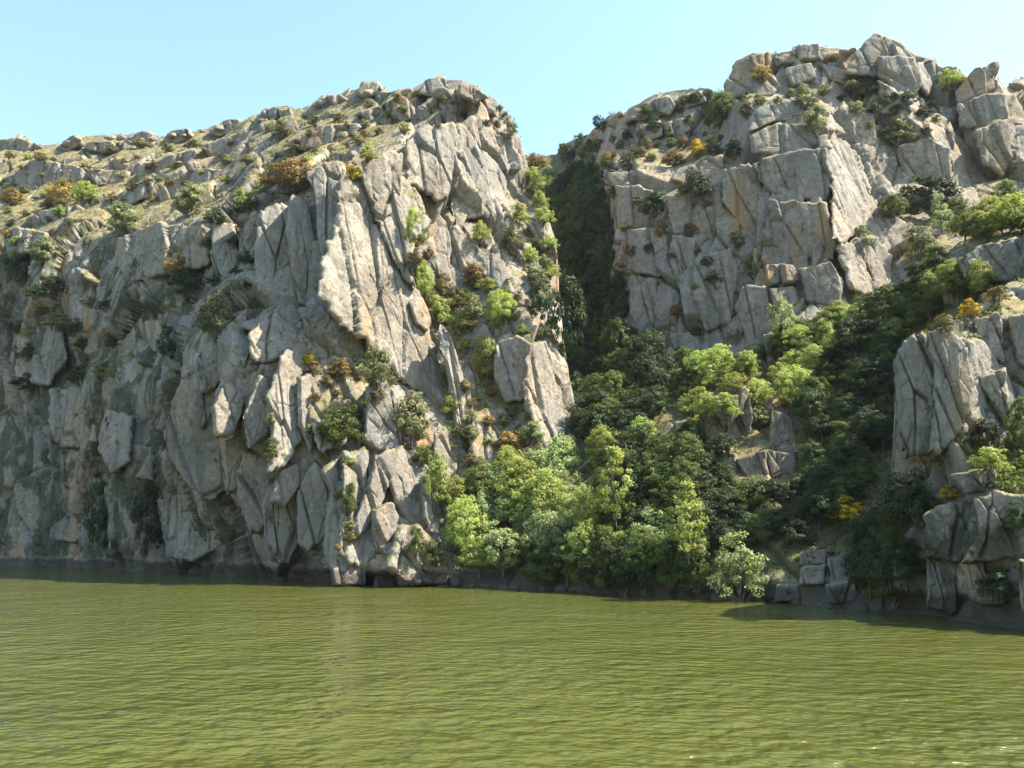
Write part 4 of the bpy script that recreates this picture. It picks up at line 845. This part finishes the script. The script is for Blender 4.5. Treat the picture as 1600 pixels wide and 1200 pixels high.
SINGLES = [
 # left hill and cliff: key, x, y of foot, width, height, label
 ('rust_bush', 448, 296, 98, 66, 'large rust-and-yellow shrub overhanging the top of the rock pillars'),
 ('olive_bush', 408, 312, 50, 40, 'dark olive shrub in the shade of the large rust-coloured shrub'),
 ('broom_bush', 551, 282, 32, 34, 'round yellow broom in full bloom on top of the big sunlit slab'),
 ('bright_bush', 574, 250, 38, 28, 'bright green bush perched above the big sunlit slab'),
 ('bright_bush', 632, 206, 26, 18, 'light green bush under the summit of the left cliff'),
 ('rust_bush', 92, 320, 66, 46, 'russet shrub on the grassy left hillside'),
 ('bright_bush', 134, 316, 54, 40, 'yellow-green shrub beside the russet shrub on the left hillside'),
 ('olive_bush', 192, 364, 82, 54, 'broad olive shrub at the brink of the shaded left wall'),
 ('olive_bush', 296, 332, 72, 52, 'rounded olive shrub on the ledge above the shaded left wall'),
 ('bright_bush', 378, 320, 28, 32, 'small yellow-green bush beside the large rust-coloured shrub'),
 ('rust_bush', 18, 318, 42, 28, 'orange-tinged green shrub at the far end of the left hillside'),
 ('olive_bush', 66, 410, 60, 46, 'dark olive shrub at the top of the shaded wall'),
 ('dark_bush', 28, 432, 60, 44, 'dark shrub in the cleft at the top of the shaded wall'),
 ('rust_bush', 12, 372, 26, 18, 'small yellow-brown shrub next to a rounded outcrop on the left hillside'),
 ('rust_bush', 276, 428, 50, 34, 'rusty dark shrub growing out of the shaded left wall'),
 ('dark_bush', 292, 464, 84, 44, 'dark green shrub spreading below the rusty one on the shaded wall'),
 ('olive_bush', 340, 524, 76, 76, 'pale olive tree-like shrub where shaded wall meets sunlit rock'),
 ('olive_bush', 438, 214, 48, 30, 'grey-green scrub under the blocky outcrop on the left ridge'),
 ('broom_bush', 484, 572, 26, 26, 'small yellow broom on the mossy ledge beneath the big slab'),
 ('green_bush', 424, 716, 34, 36, 'green bush clinging to the sunlit rib of the left cliff'),
 ('olive_bush', 422, 664, 22, 22, 'tiny bush in the crack above the green one on the sunlit rib'),
 ('green_bush', 525, 692, 86, 66, 'dense green shrub in the hollow of the sunlit cliff'),
 ('rust_bush', 530, 590, 50, 34, 'brownish shrub on the mossy ledge beneath the big slab'),
 ('olive_bush', 590, 600, 62, 66, 'thin wispy shrub at the lower tip of the big slab'),
 ('olive_bush', 640, 690, 78, 84, 'airy olive tree beside the rounded rock tower'),
 ('bright_bush', 704, 648, 40, 44, 'yellow-green shrub at the foot of the big slab'),
 ('green_bush', 660, 724, 40, 34, 'green shrub below the airy olive one by the rock tower'),
 ('bright_bush', 680, 790, 52, 90, 'light green shrub trailing down beside the split rock spires'),
 ('bright_bush', 640, 372, 18, 62, 'narrow light green strip of shrub in the crack beside the slab'),
 ('bright_bush', 662, 462, 42, 64, 'light green shrub in the gully along the edge of the big slab'),
 ('bright_bush', 686, 508, 58, 56, 'bright leafy shrub midway down the gully beside the slab'),
 ('olive_bush', 738, 502, 52, 48, 'brownish olive shrub shading the dark recess in the gully'),
 ('bright_tree', 782, 512, 70, 60, 'bright green tree on the shelf above the dark recess'),
 ('olive_bush', 800, 392, 56, 46, 'dome-shaped olive tree on the split block of the inner buttress'),
 ('bright_bush', 810, 350, 44, 40, 'pale green shrub under the rusty overhang'),
 ('bright_bush', 752, 378, 36, 40, 'yellow-green shrub on the wall below the upper slab'),
 ('bright_bush', 848, 340, 32, 44, 'light green shrub at the outer edge of the inner buttress'),
 ('rust_bush', 742, 446, 50, 42, 'brown-tinged shrub on the ledge of the inner buttress'),
 ('bright_tree', 760, 600, 48, 72, 'slim pale green tree in the hollow beside the thin rock fin'),
 ('olive_bush', 796, 212, 28, 40, 'dark shrub on the outer shoulder just below the left summit'),
 ('olive_bush', 846, 528, 28, 24, 'small shrub topping the sunlit lower buttress'),
 ('rust_bush', 770, 770, 60, 44, 'orange-brown shrub at the foot of the mossy lower buttress'),
 ('rust_bush', 800, 720, 70, 52, 'rusty green shrub mat on the mossy lower buttress'),
 ('olive_bush', 830, 690, 50, 36, 'dull olive shrub against the sunlit lower buttress'),
 ('green_bush', 650, 866, 34, 46, 'mossy green shrub between the split spires near the water'),
 ('green_bush', 546, 800, 26, 50, 'light trailing shrub on the sunlit rock near the water'),
 ('olive_bush', 680, 880, 50, 40, 'dull green shrub above the wave-washed boulders'),
 ('olive_bush', 92, 512, 50, 26, 'small light scrub on a ledge of the shaded wall'),
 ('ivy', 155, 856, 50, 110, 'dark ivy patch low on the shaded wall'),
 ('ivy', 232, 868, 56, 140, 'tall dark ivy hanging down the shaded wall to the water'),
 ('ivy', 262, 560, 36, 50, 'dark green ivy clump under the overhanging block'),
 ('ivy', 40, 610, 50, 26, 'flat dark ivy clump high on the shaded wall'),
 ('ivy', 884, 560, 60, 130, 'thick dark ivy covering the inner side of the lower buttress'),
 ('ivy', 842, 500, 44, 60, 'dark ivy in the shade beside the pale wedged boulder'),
 # ravine head
 ('rust_bush', 838, 262, 46, 26, 'yellowish scrub on the saddle at the head of the ravine'),
 ('bright_bush', 838, 300, 36, 44, 'light green shrub below the saddle at the head of the ravine'),
 ('bright_tree', 874, 326, 48, 36, 'sunlit green treetop high in the dark ravine'),
 ('dark_tree', 935, 204, 24, 28, 'dark round tree standing out on the right skyline'),
 ('rust_bush', 948, 258, 34, 24, 'yellow-brown shrub at the upper rim of the ravine'),
 # right cliff
 ('green_tree', 1126, 190, 54, 56, 'rounded green tree beside the step in the right skyline'),
 ('olive_bush', 1166, 182, 34, 32, 'olive shrub next to the rounded green tree'),
 ('rust_bush', 1190, 126, 38, 34, 'yellow-brown shrub on the upper crag of the right cliff'),
 ('olive_bush', 1258, 166, 48, 42, 'round olive tree below the upper crag of the right cliff'),
 ('olive_bush', 1336, 152, 70, 40, 'wide dark olive shrub below the highest peak'),
 ('olive_bush', 1276, 208, 52, 56, 'pale olive shrub at the brow of the great grey face'),
 ('olive_bush', 1402, 224, 58, 50, 'rounded olive shrub on the ledge beside the flat grey panel'),
 ('bright_bush', 1488, 138, 60, 42, 'light green shrub below the square skyline crag'),
 ('rust_bush', 1302, 94, 28, 12, 'low reddish-yellow scrub just behind the right skyline'),
 ('broom_bush', 1090, 244, 46, 28, 'yellow broom on the rim of the right cliff'),
 ('rust_bush', 1052, 256, 46, 22, 'yellowish scrub beside the yellow broom on the right rim'),
 ('dark_bush', 1086, 312, 70, 54, 'large dark shrub in the niche of the right cliff'),
 ('dark_bush', 1024, 334, 60, 40, 'dark shrub on the sloping ledge of the right cliff'),
 ('dark_bush', 1146, 246, 36, 36, 'dark shrub at the upper corner of the great grey face'),
 ('olive_bush', 1180, 430, 40, 40, 'light scrub on the blocky ledge under the great grey face'),
 ('olive_bush', 1150, 384, 34, 28, 'dull brown-green shrub on the ledge below the great grey face'),
 ('green_tree', 1398, 344, 50, 46, 'glossy rounded tree under the flat grey panel'),
 ('olive_bush', 1436, 400, 64, 56, 'grey-green shrub in the bay beneath the crags'),
 ('slender_grey', 1472, 364, 30, 66, 'thin pale tree standing before the ivy-dark wall'),
 ('ivy', 1440, 338, 110, 64, 'broad dark ivy sheet under the flat grey panel'),
 ('olive_bush', 1345, 395, 60, 50, 'dull shrub at the foot of the sunlit edge of the grey face'),
 ('grey_tree', 1224, 540, 54, 76, 'pale green tree against the base of the great grey face'),
 # lit trees on the slope
 ('bright_tree', 1188, 596, 66, 64, 'bright sunlit tree above the mid-slope outcrop'),
 ('bright_bush', 1148, 612, 60, 34, 'bright sunlit shrub at the uphill side of the mid-slope outcrop'),
 ('bright_tree', 1290, 548, 44, 50, 'light green tree below the lower right corner of the grey face'),
 ('bright_tree', 1312, 512, 56, 42, 'sunlit leafy tree near the foot of the blocky right edge'),
 ('bright_tree', 1346, 512, 44, 32, 'small sunlit tree touching the wooded slope'),
 ('green_tree', 1260, 580, 48, 50, 'medium green tree among the sunlit ones on the slope'),
 ('bright_tree', 1244, 632, 84, 62, 'broad sunlit tree behind the yellow broom on the slope'),
 ('broom_bush', 1224, 634, 20, 20, 'small yellow broom beside the mid-slope outcrop'),
 ('bright_bush', 1090, 650, 76, 50, 'sunlit shrub on the downhill knoll beside the ravine'),
 ('olive_bush', 1182, 668, 62, 40, 'pale dome-shaped shrub on top of the mid-slope outcrop'),
 ('bright_bush', 1080, 680, 46, 30, 'yellow-green tufted shrub on the lower outcrop'),
 # bank trees
 ('bright_tree', 1004, 712, 66, 58, 'bright tree crown at the mouth of the ravine'),
 ('bright_tree', 945, 724, 70, 58, 'wide bright tree crown at the mouth of the ravine, beside the buttress'),
 ('grey_tree', 886, 768, 64, 90, 'pointed pale tree leaning on the foot of the lower buttress'),
 ('slender_tree', 962, 812, 52, 106, 'slender bright tree catching the sun in front of the dark ravine'),
 ('slender_tree', 1076, 872, 56, 108, 'slender yellow-green tree rising over the shaded bank'),
 ('grey_bush', 1022, 860, 80, 64, 'greyish flowering shrub beside the slender yellow-green tree'),
 ('bright_bush', 974, 872, 44, 50, 'fresh green shrub beside the greyish flowering one on the bank'),
 ('grey_bush', 1156, 932, 96, 98, 'silvery dome-shaped willow at the shaded water edge'),
 ('broom_bush', 1322, 814, 66, 38, 'wide yellow-flecked broom in the shade on the slope'),
 ('broom_bush', 1482, 778, 34, 20, 'flat yellow broom on the ledge of the right bank'),
 ('broom_bush', 1516, 494, 40, 28, 'bright yellow broom crowning the right bank'),
 ('dry_bush', 1480, 516, 46, 28, 'straw-coloured bush on the square head of the right bank'),
 ('dry_bush', 1555, 470, 50, 24, 'dry grassy shrub behind the bright yellow broom'),
 ('bright_tree', 1536, 468, 52, 66, 'light green young tree standing behind the right bank'),
 ('bright_tree', 1580, 366, 80, 66, 'large sunlit tree on the upper wooded slope'),
 ('bright_tree', 1540, 376, 56, 44, 'smaller sunlit tree on the upper wooded slope'),
 ('green_bush', 1596, 694, 56, 80, 'vivid green shrub growing in the cleft of the right bank'),
 ('bright_bush', 1548, 736, 70, 44, 'sunlit leafy shrub on the shelf of the right bank'),
 ('dark_bush', 1540, 700, 56, 50, 'dark shrub in the crack behind the square block of the right bank'),
 ('dry_bush', 1500, 460, 60, 40, 'pale scrub on the wooded slope behind the right bank'),
 ('dark_bush', 1562, 936, 70, 50, 'dark low shrub on the rocks at the foot of the right bank'),
 ('dark_bush', 1590, 830, 50, 50, 'dark shrub hanging over the lower right bank'),
]
for s in SINGLES:
    plant(*s[:5], s[5], fwd={'ivy': 0.9, 'slender_tree': 3.5, 'grey_bush': 0.9}.get(s[0], 0.4))

KIND = {'dark_tree': 'dark green tree', 'green_tree': 'mid-green tree', 'dark_bush': 'low dark green shrub', 'green_bush': 'mid-green shrub', 'grey_tree': 'grey-green tree', 'bright_tree': 'yellow-green tree',
        'grey_bush': 'greyish shrub', 'olive_bush': 'olive shrub', 'dry_bush': 'straw-coloured shrub', 'bright_bush': 'yellow-green shrub', 'rust_bush': 'rusty brown shrub'}
def scatter(poly, n, keys, wr, asp, sep, label, group, seed, fwd=0.3, sizegrad=None):
    r = random.Random(seed); pts = []
    xs = [p[0] for p in poly]; ys = [p[1] for p in poly]; tries = 0
    while len(pts) < n and tries < 6000:
        tries += 1
        x, y = r.uniform(min(xs), max(xs)), r.uniform(min(ys), max(ys))
        if not in_poly(np.array([x]), np.array([y]), poly)[0]: continue
        if any((x - a) ** 2 + (y - b) ** 2 < sep * sep for a, b in pts): continue
        pts.append((x, y))
    for x, y in sorted(pts, key=lambda q: q[1]):
        w = r.uniform(*wr)
        if sizegrad: w *= float(np.interp(y, *zip(*sizegrad)))
        k = r.choice(keys); kd = KIND[k]
        plant(k, x, y, w, w * r.uniform(*asp), label.replace('KIND', kd), group.replace('KIND', kd), fwd)
DT, GT, DB, GB = 'dark_tree', 'green_tree', 'dark_bush', 'green_bush'
# the dark ravine, from its head down to its mouth
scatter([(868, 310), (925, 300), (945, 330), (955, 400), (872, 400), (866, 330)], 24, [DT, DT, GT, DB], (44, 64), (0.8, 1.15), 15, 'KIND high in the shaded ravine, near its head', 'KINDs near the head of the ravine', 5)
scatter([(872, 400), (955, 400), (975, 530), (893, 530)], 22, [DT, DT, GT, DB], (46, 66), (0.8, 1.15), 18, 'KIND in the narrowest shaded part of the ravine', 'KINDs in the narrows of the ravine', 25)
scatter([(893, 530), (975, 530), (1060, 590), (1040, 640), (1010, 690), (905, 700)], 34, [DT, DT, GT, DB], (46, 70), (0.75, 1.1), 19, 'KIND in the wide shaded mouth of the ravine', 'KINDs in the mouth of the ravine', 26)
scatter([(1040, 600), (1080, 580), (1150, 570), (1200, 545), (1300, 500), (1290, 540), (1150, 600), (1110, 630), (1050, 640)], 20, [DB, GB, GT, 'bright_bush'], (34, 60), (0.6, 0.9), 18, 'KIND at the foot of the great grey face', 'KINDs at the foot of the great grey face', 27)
# trees at the sunlit foot of the buttress
scatter([(705, 800), (760, 775), (850, 760), (900, 790), (930, 850), (915, 905), (740, 905), (712, 880)], 28, ['grey_tree', 'grey_tree', 'bright_tree', GT, 'grey_bush', 'bright_tree'], (60, 88), (0.85, 1.15), 23, 'KIND in the sunlit grove at the foot of the buttress', 'KINDs of the sunlit waterside grove', 6, fwd=1.5)
# shaded waterside
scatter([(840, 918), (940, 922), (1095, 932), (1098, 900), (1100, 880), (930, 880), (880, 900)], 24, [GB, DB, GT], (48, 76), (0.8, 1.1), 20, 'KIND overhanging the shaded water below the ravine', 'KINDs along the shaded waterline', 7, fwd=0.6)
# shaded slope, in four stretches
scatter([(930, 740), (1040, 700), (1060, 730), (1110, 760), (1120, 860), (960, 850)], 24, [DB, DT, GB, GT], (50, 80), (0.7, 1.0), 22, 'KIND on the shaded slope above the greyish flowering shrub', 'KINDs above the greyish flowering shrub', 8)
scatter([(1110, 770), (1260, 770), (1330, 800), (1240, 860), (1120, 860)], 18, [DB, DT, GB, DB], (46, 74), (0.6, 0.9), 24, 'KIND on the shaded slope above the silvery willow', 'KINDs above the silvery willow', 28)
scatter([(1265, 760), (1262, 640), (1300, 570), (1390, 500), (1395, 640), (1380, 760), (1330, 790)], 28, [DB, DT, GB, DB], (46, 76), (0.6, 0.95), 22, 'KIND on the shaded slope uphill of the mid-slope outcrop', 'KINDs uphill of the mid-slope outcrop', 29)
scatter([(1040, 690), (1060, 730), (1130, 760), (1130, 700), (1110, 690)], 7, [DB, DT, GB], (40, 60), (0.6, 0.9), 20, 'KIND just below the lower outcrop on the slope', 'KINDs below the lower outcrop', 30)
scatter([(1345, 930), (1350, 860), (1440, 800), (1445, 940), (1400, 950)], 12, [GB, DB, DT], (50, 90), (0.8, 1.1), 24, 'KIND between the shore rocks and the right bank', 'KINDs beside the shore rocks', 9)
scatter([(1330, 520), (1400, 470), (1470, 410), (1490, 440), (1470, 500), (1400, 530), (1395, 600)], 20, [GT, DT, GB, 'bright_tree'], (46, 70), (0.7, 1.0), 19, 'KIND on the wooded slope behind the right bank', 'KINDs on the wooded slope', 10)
scatter([(1500, 345), (1600, 330), (1640, 350), (1640, 372), (1500, 385)], 9, ['bright_tree', GT, 'bright_tree'], (50, 76), (0.7, 1.0), 20, 'KIND crowding the crest of the wooded slope', 'KINDs on the crest of the wooded slope', 12)
# scrub on the slopes
scatter([(-20, 240), (240, 228), (400, 205), (420, 260), (300, 310), (200, 325), (-20, 400)], 50, ['olive_bush', 'dry_bush', 'olive_bush', 'bright_bush', 'dry_bush'], (14, 36), (0.4, 0.65), 16, 'small KIND dotted over the long grassy left hillside', 'small KINDs on the left hillside', 13, fwd=0)
scatter([(420, 205), (620, 158), (650, 200), (520, 245), (430, 250)], 22, ['olive_bush', 'dry_bush', 'olive_bush', 'bright_bush', 'dry_bush'], (12, 28), (0.45, 0.75), 12, 'small KIND on the slope below the left summit', 'small KINDs below the left summit', 33, fwd=0)
scatter([(640, 150), (780, 165), (800, 200), (650, 205)], 12, ['olive_bush', 'dry_bush'], (12, 26), (0.45, 0.75), 14, 'small KIND between the summit blocks of the left cliff', 'small KINDs at the left summit', 34, fwd=0)
scatter([(900, 230), (960, 190), (1120, 150), (1130, 240), (1000, 264), (930, 270)], 40, ['olive_bush', DB, 'dry_bush', GB], (14, 34), (0.5, 0.9), 12, 'small KIND among the rocks of the right cliff rim', 'small KINDs on the right rim', 14, fwd=0)
scatter([(1140, 150), (1320, 140), (1440, 160), (1490, 200), (1400, 240), (1300, 160), (1180, 165)], 22, ['olive_bush', DB], (18, 42), (0.5, 0.8), 17, 'KIND on the ledges beneath the right crags', 'KINDs beneath the right crags', 15, fwd=0)
scatter([(970, 300), (1120, 300), (1130, 500), (1080, 560), (1000, 540)], 16, ['olive_bush', DB, 'rust_bush'], (14, 36), (0.4, 0.8), 26, 'small KIND rooted in the wall beside the ravine', 'small KINDs in the wall beside the ravine', 35, fwd=0)
scatter([(650, 290), (690, 440), (760, 440), (850, 480), (820, 520), (720, 560), (690, 520), (640, 420)], 22, ['bright_bush', 'olive_bush', 'dry_bush', 'bright_bush'], (20, 44), (0.6, 1.0), 17, 'KIND in the rocky gullies of the sunlit left cliff', 'KINDs in the sunlit gullies', 16)
scatter([(490, 560), (570, 560), (600, 620), (550, 760), (560, 860), (520, 860), (530, 740), (480, 720)], 24, ['olive_bush', 'dry_bush', 'bright_bush', 'rust_bush'], (14, 30), (0.5, 0.9), 13, 'tuft-like KIND on the mossy sunlit rocks of the left cliff', 'KINDs on the mossy sunlit rocks', 17, fwd=0)
scatter([(700, 600), (760, 600), (840, 690), (850, 760), (740, 770), (720, 700)], 20, ['rust_bush', 'dry_bush', 'olive_bush'], (18, 40), (0.5, 0.9), 16, 'tuft-like KIND on the mossy lower buttress', 'KINDs on the mossy lower buttress', 36, fwd=0)
scatter([(0, 430), (120, 410), (180, 440), (240, 560), (160, 640), (0, 620)], 11, [DB, 'olive_bush', DB], (24, 54), (0.4, 0.7), 22, 'KIND rooted in cracks of the shaded left wall', 'KINDs on the shaded left wall', 18, fwd=0)
scatter([(822, 268), (852, 268), (870, 340), (872, 470), (838, 480), (826, 400), (846, 350)], 14, ['bright_bush', 'olive_bush', 'bright_bush'], (26, 46), (0.7, 1.0), 20, 'KIND on the broken ledges where the left cliff drops into the ravine', 'KINDs on the ledges above the ravine', 41)
scatter([(1060, 600), (1200, 570), (1330, 500), (1340, 520), (1290, 590), (1200, 640), (1080, 660)], 12, ['bright_tree', 'bright_bush'], (44, 66), (0.7, 0.95), 30, 'KIND on the sunlit shoulder around the mid-slope outcrop', 'KINDs on the sunlit shoulder', 42, fwd=1.0)
scatter([(872, 244), (905, 224), (948, 236), (962, 290), (952, 350), (905, 330)], 22, [GB, DB, 'olive_bush'], (22, 36), (0.6, 0.9), 13, 'KIND on the shaded flank of the right cliff, under the notch', 'KINDs on the flank under the notch', 43, fwd=1.0)
scatter([(330, 340), (400, 320), (390, 470), (340, 500), (300, 450)], 10, [DB, 'olive_bush', DB], (24, 50), (0.5, 0.8), 20, 'KIND in the dark corner beside the rock pillars', 'KINDs beside the rock pillars', 37, fwd=0)

# ------------------------------------------------------------------ turf and moss tufts nobody could count
def cover(name, keys, n, mat, size, seed, cond):
    rs = np.random.RandomState(seed); out = []
    for k in keys:
        B, N, v = SURF[k]
        Nz = np.abs(N[..., 2]); w = cond(Nz, v, B) ; w = w.ravel(); w = w / w.sum()
        sel = rs.choice(len(w), n, p=w); out.append(B.reshape(-1, 3)[sel])
    c = np.concatenate(out); c = c + rs.normal(size=c.shape) * 0.12
    V, Q, tone = leaf_cloud(c, rs.uniform(0.12, 0.34, len(c)), 5, size, rs, out=0.2, big=False)
    o = obj(name, mesh_from(name, V, Q, LEAF[mat], attr={'tone': tone})); return o
up = lambda Nz, v, B: (np.clip(Nz - 0.45, 0, 1) ** 1.5) * (B[..., 2] > 2.0)
up2 = lambda Nz, v, B: (np.clip(Nz - 0.30, 0, 1) * (0.05 + v)) * (B[..., 2] > 1.2)
led = lambda Nz, v, B: np.clip(Nz - 0.22, 0, 1) * (v > 0.15) * (B[..., 1] < 112) * (B[..., 2] > 1.5)
tag(cover('ledge_grass', ['left_cliff'], 7000, 'bright', 0.15, 3, led), 'fresh green grass growing along the ledges of the sunlit left cliff', 'grass', kind='stuff')
tag(cover('turf', ['left_cliff', 'right_cliff'], 7000, 'dry', 0.16, 1, up), 'dry straw-coloured grass tufts on the ledges and slopes', 'grass', kind='stuff')
tag(cover('ground_cover', ['left_cliff', 'right_cliff', 'wooded_slope', 'right_bank'], 4500, 'green', 0.15, 2, up2), 'low green undergrowth covering the soil between shrubs', 'undergrowth', kind='stuff')

# ------------------------------------------------------------------ thin bright air in the gorge
def haze():
    m = bpy.data.materials.new('haze'); m.use_nodes = True; t = m.node_tree
    for n in list(t.nodes):
        if n.type != 'OUTPUT_MATERIAL': t.nodes.remove(n)
    v = t.nodes.new('ShaderNodeVolumePrincipled'); v.inputs['Color'].default_value = (0.80, 0.92, 1.0, 1); v.inputs['Density'].default_value = HAZE; v.inputs['Anisotropy'].default_value = 0.3
    t.links.new(v.outputs[0], [n for n in t.nodes if n.type == 'OUTPUT_MATERIAL'][0].inputs['Volume'])
    x0, x1, y0, y1, z0, z1 = -1000, 800, -500, 1000, -6, 150
    V = [(x, y, z) for x in (x0, x1) for y in (y0, y1) for z in (z0, z1)]
    Q = [(0, 1, 3, 2), (4, 6, 7, 5), (0, 4, 5, 1), (2, 3, 7, 6), (0, 2, 6, 4), (1, 5, 7, 3)]
    o = obj('haze', mesh_from('haze', np.array(V, float), Q, m)); tag(o, 'thin pale haze filling the river gorge', 'haze', kind='stuff')
HAZE = 0.00007
haze()
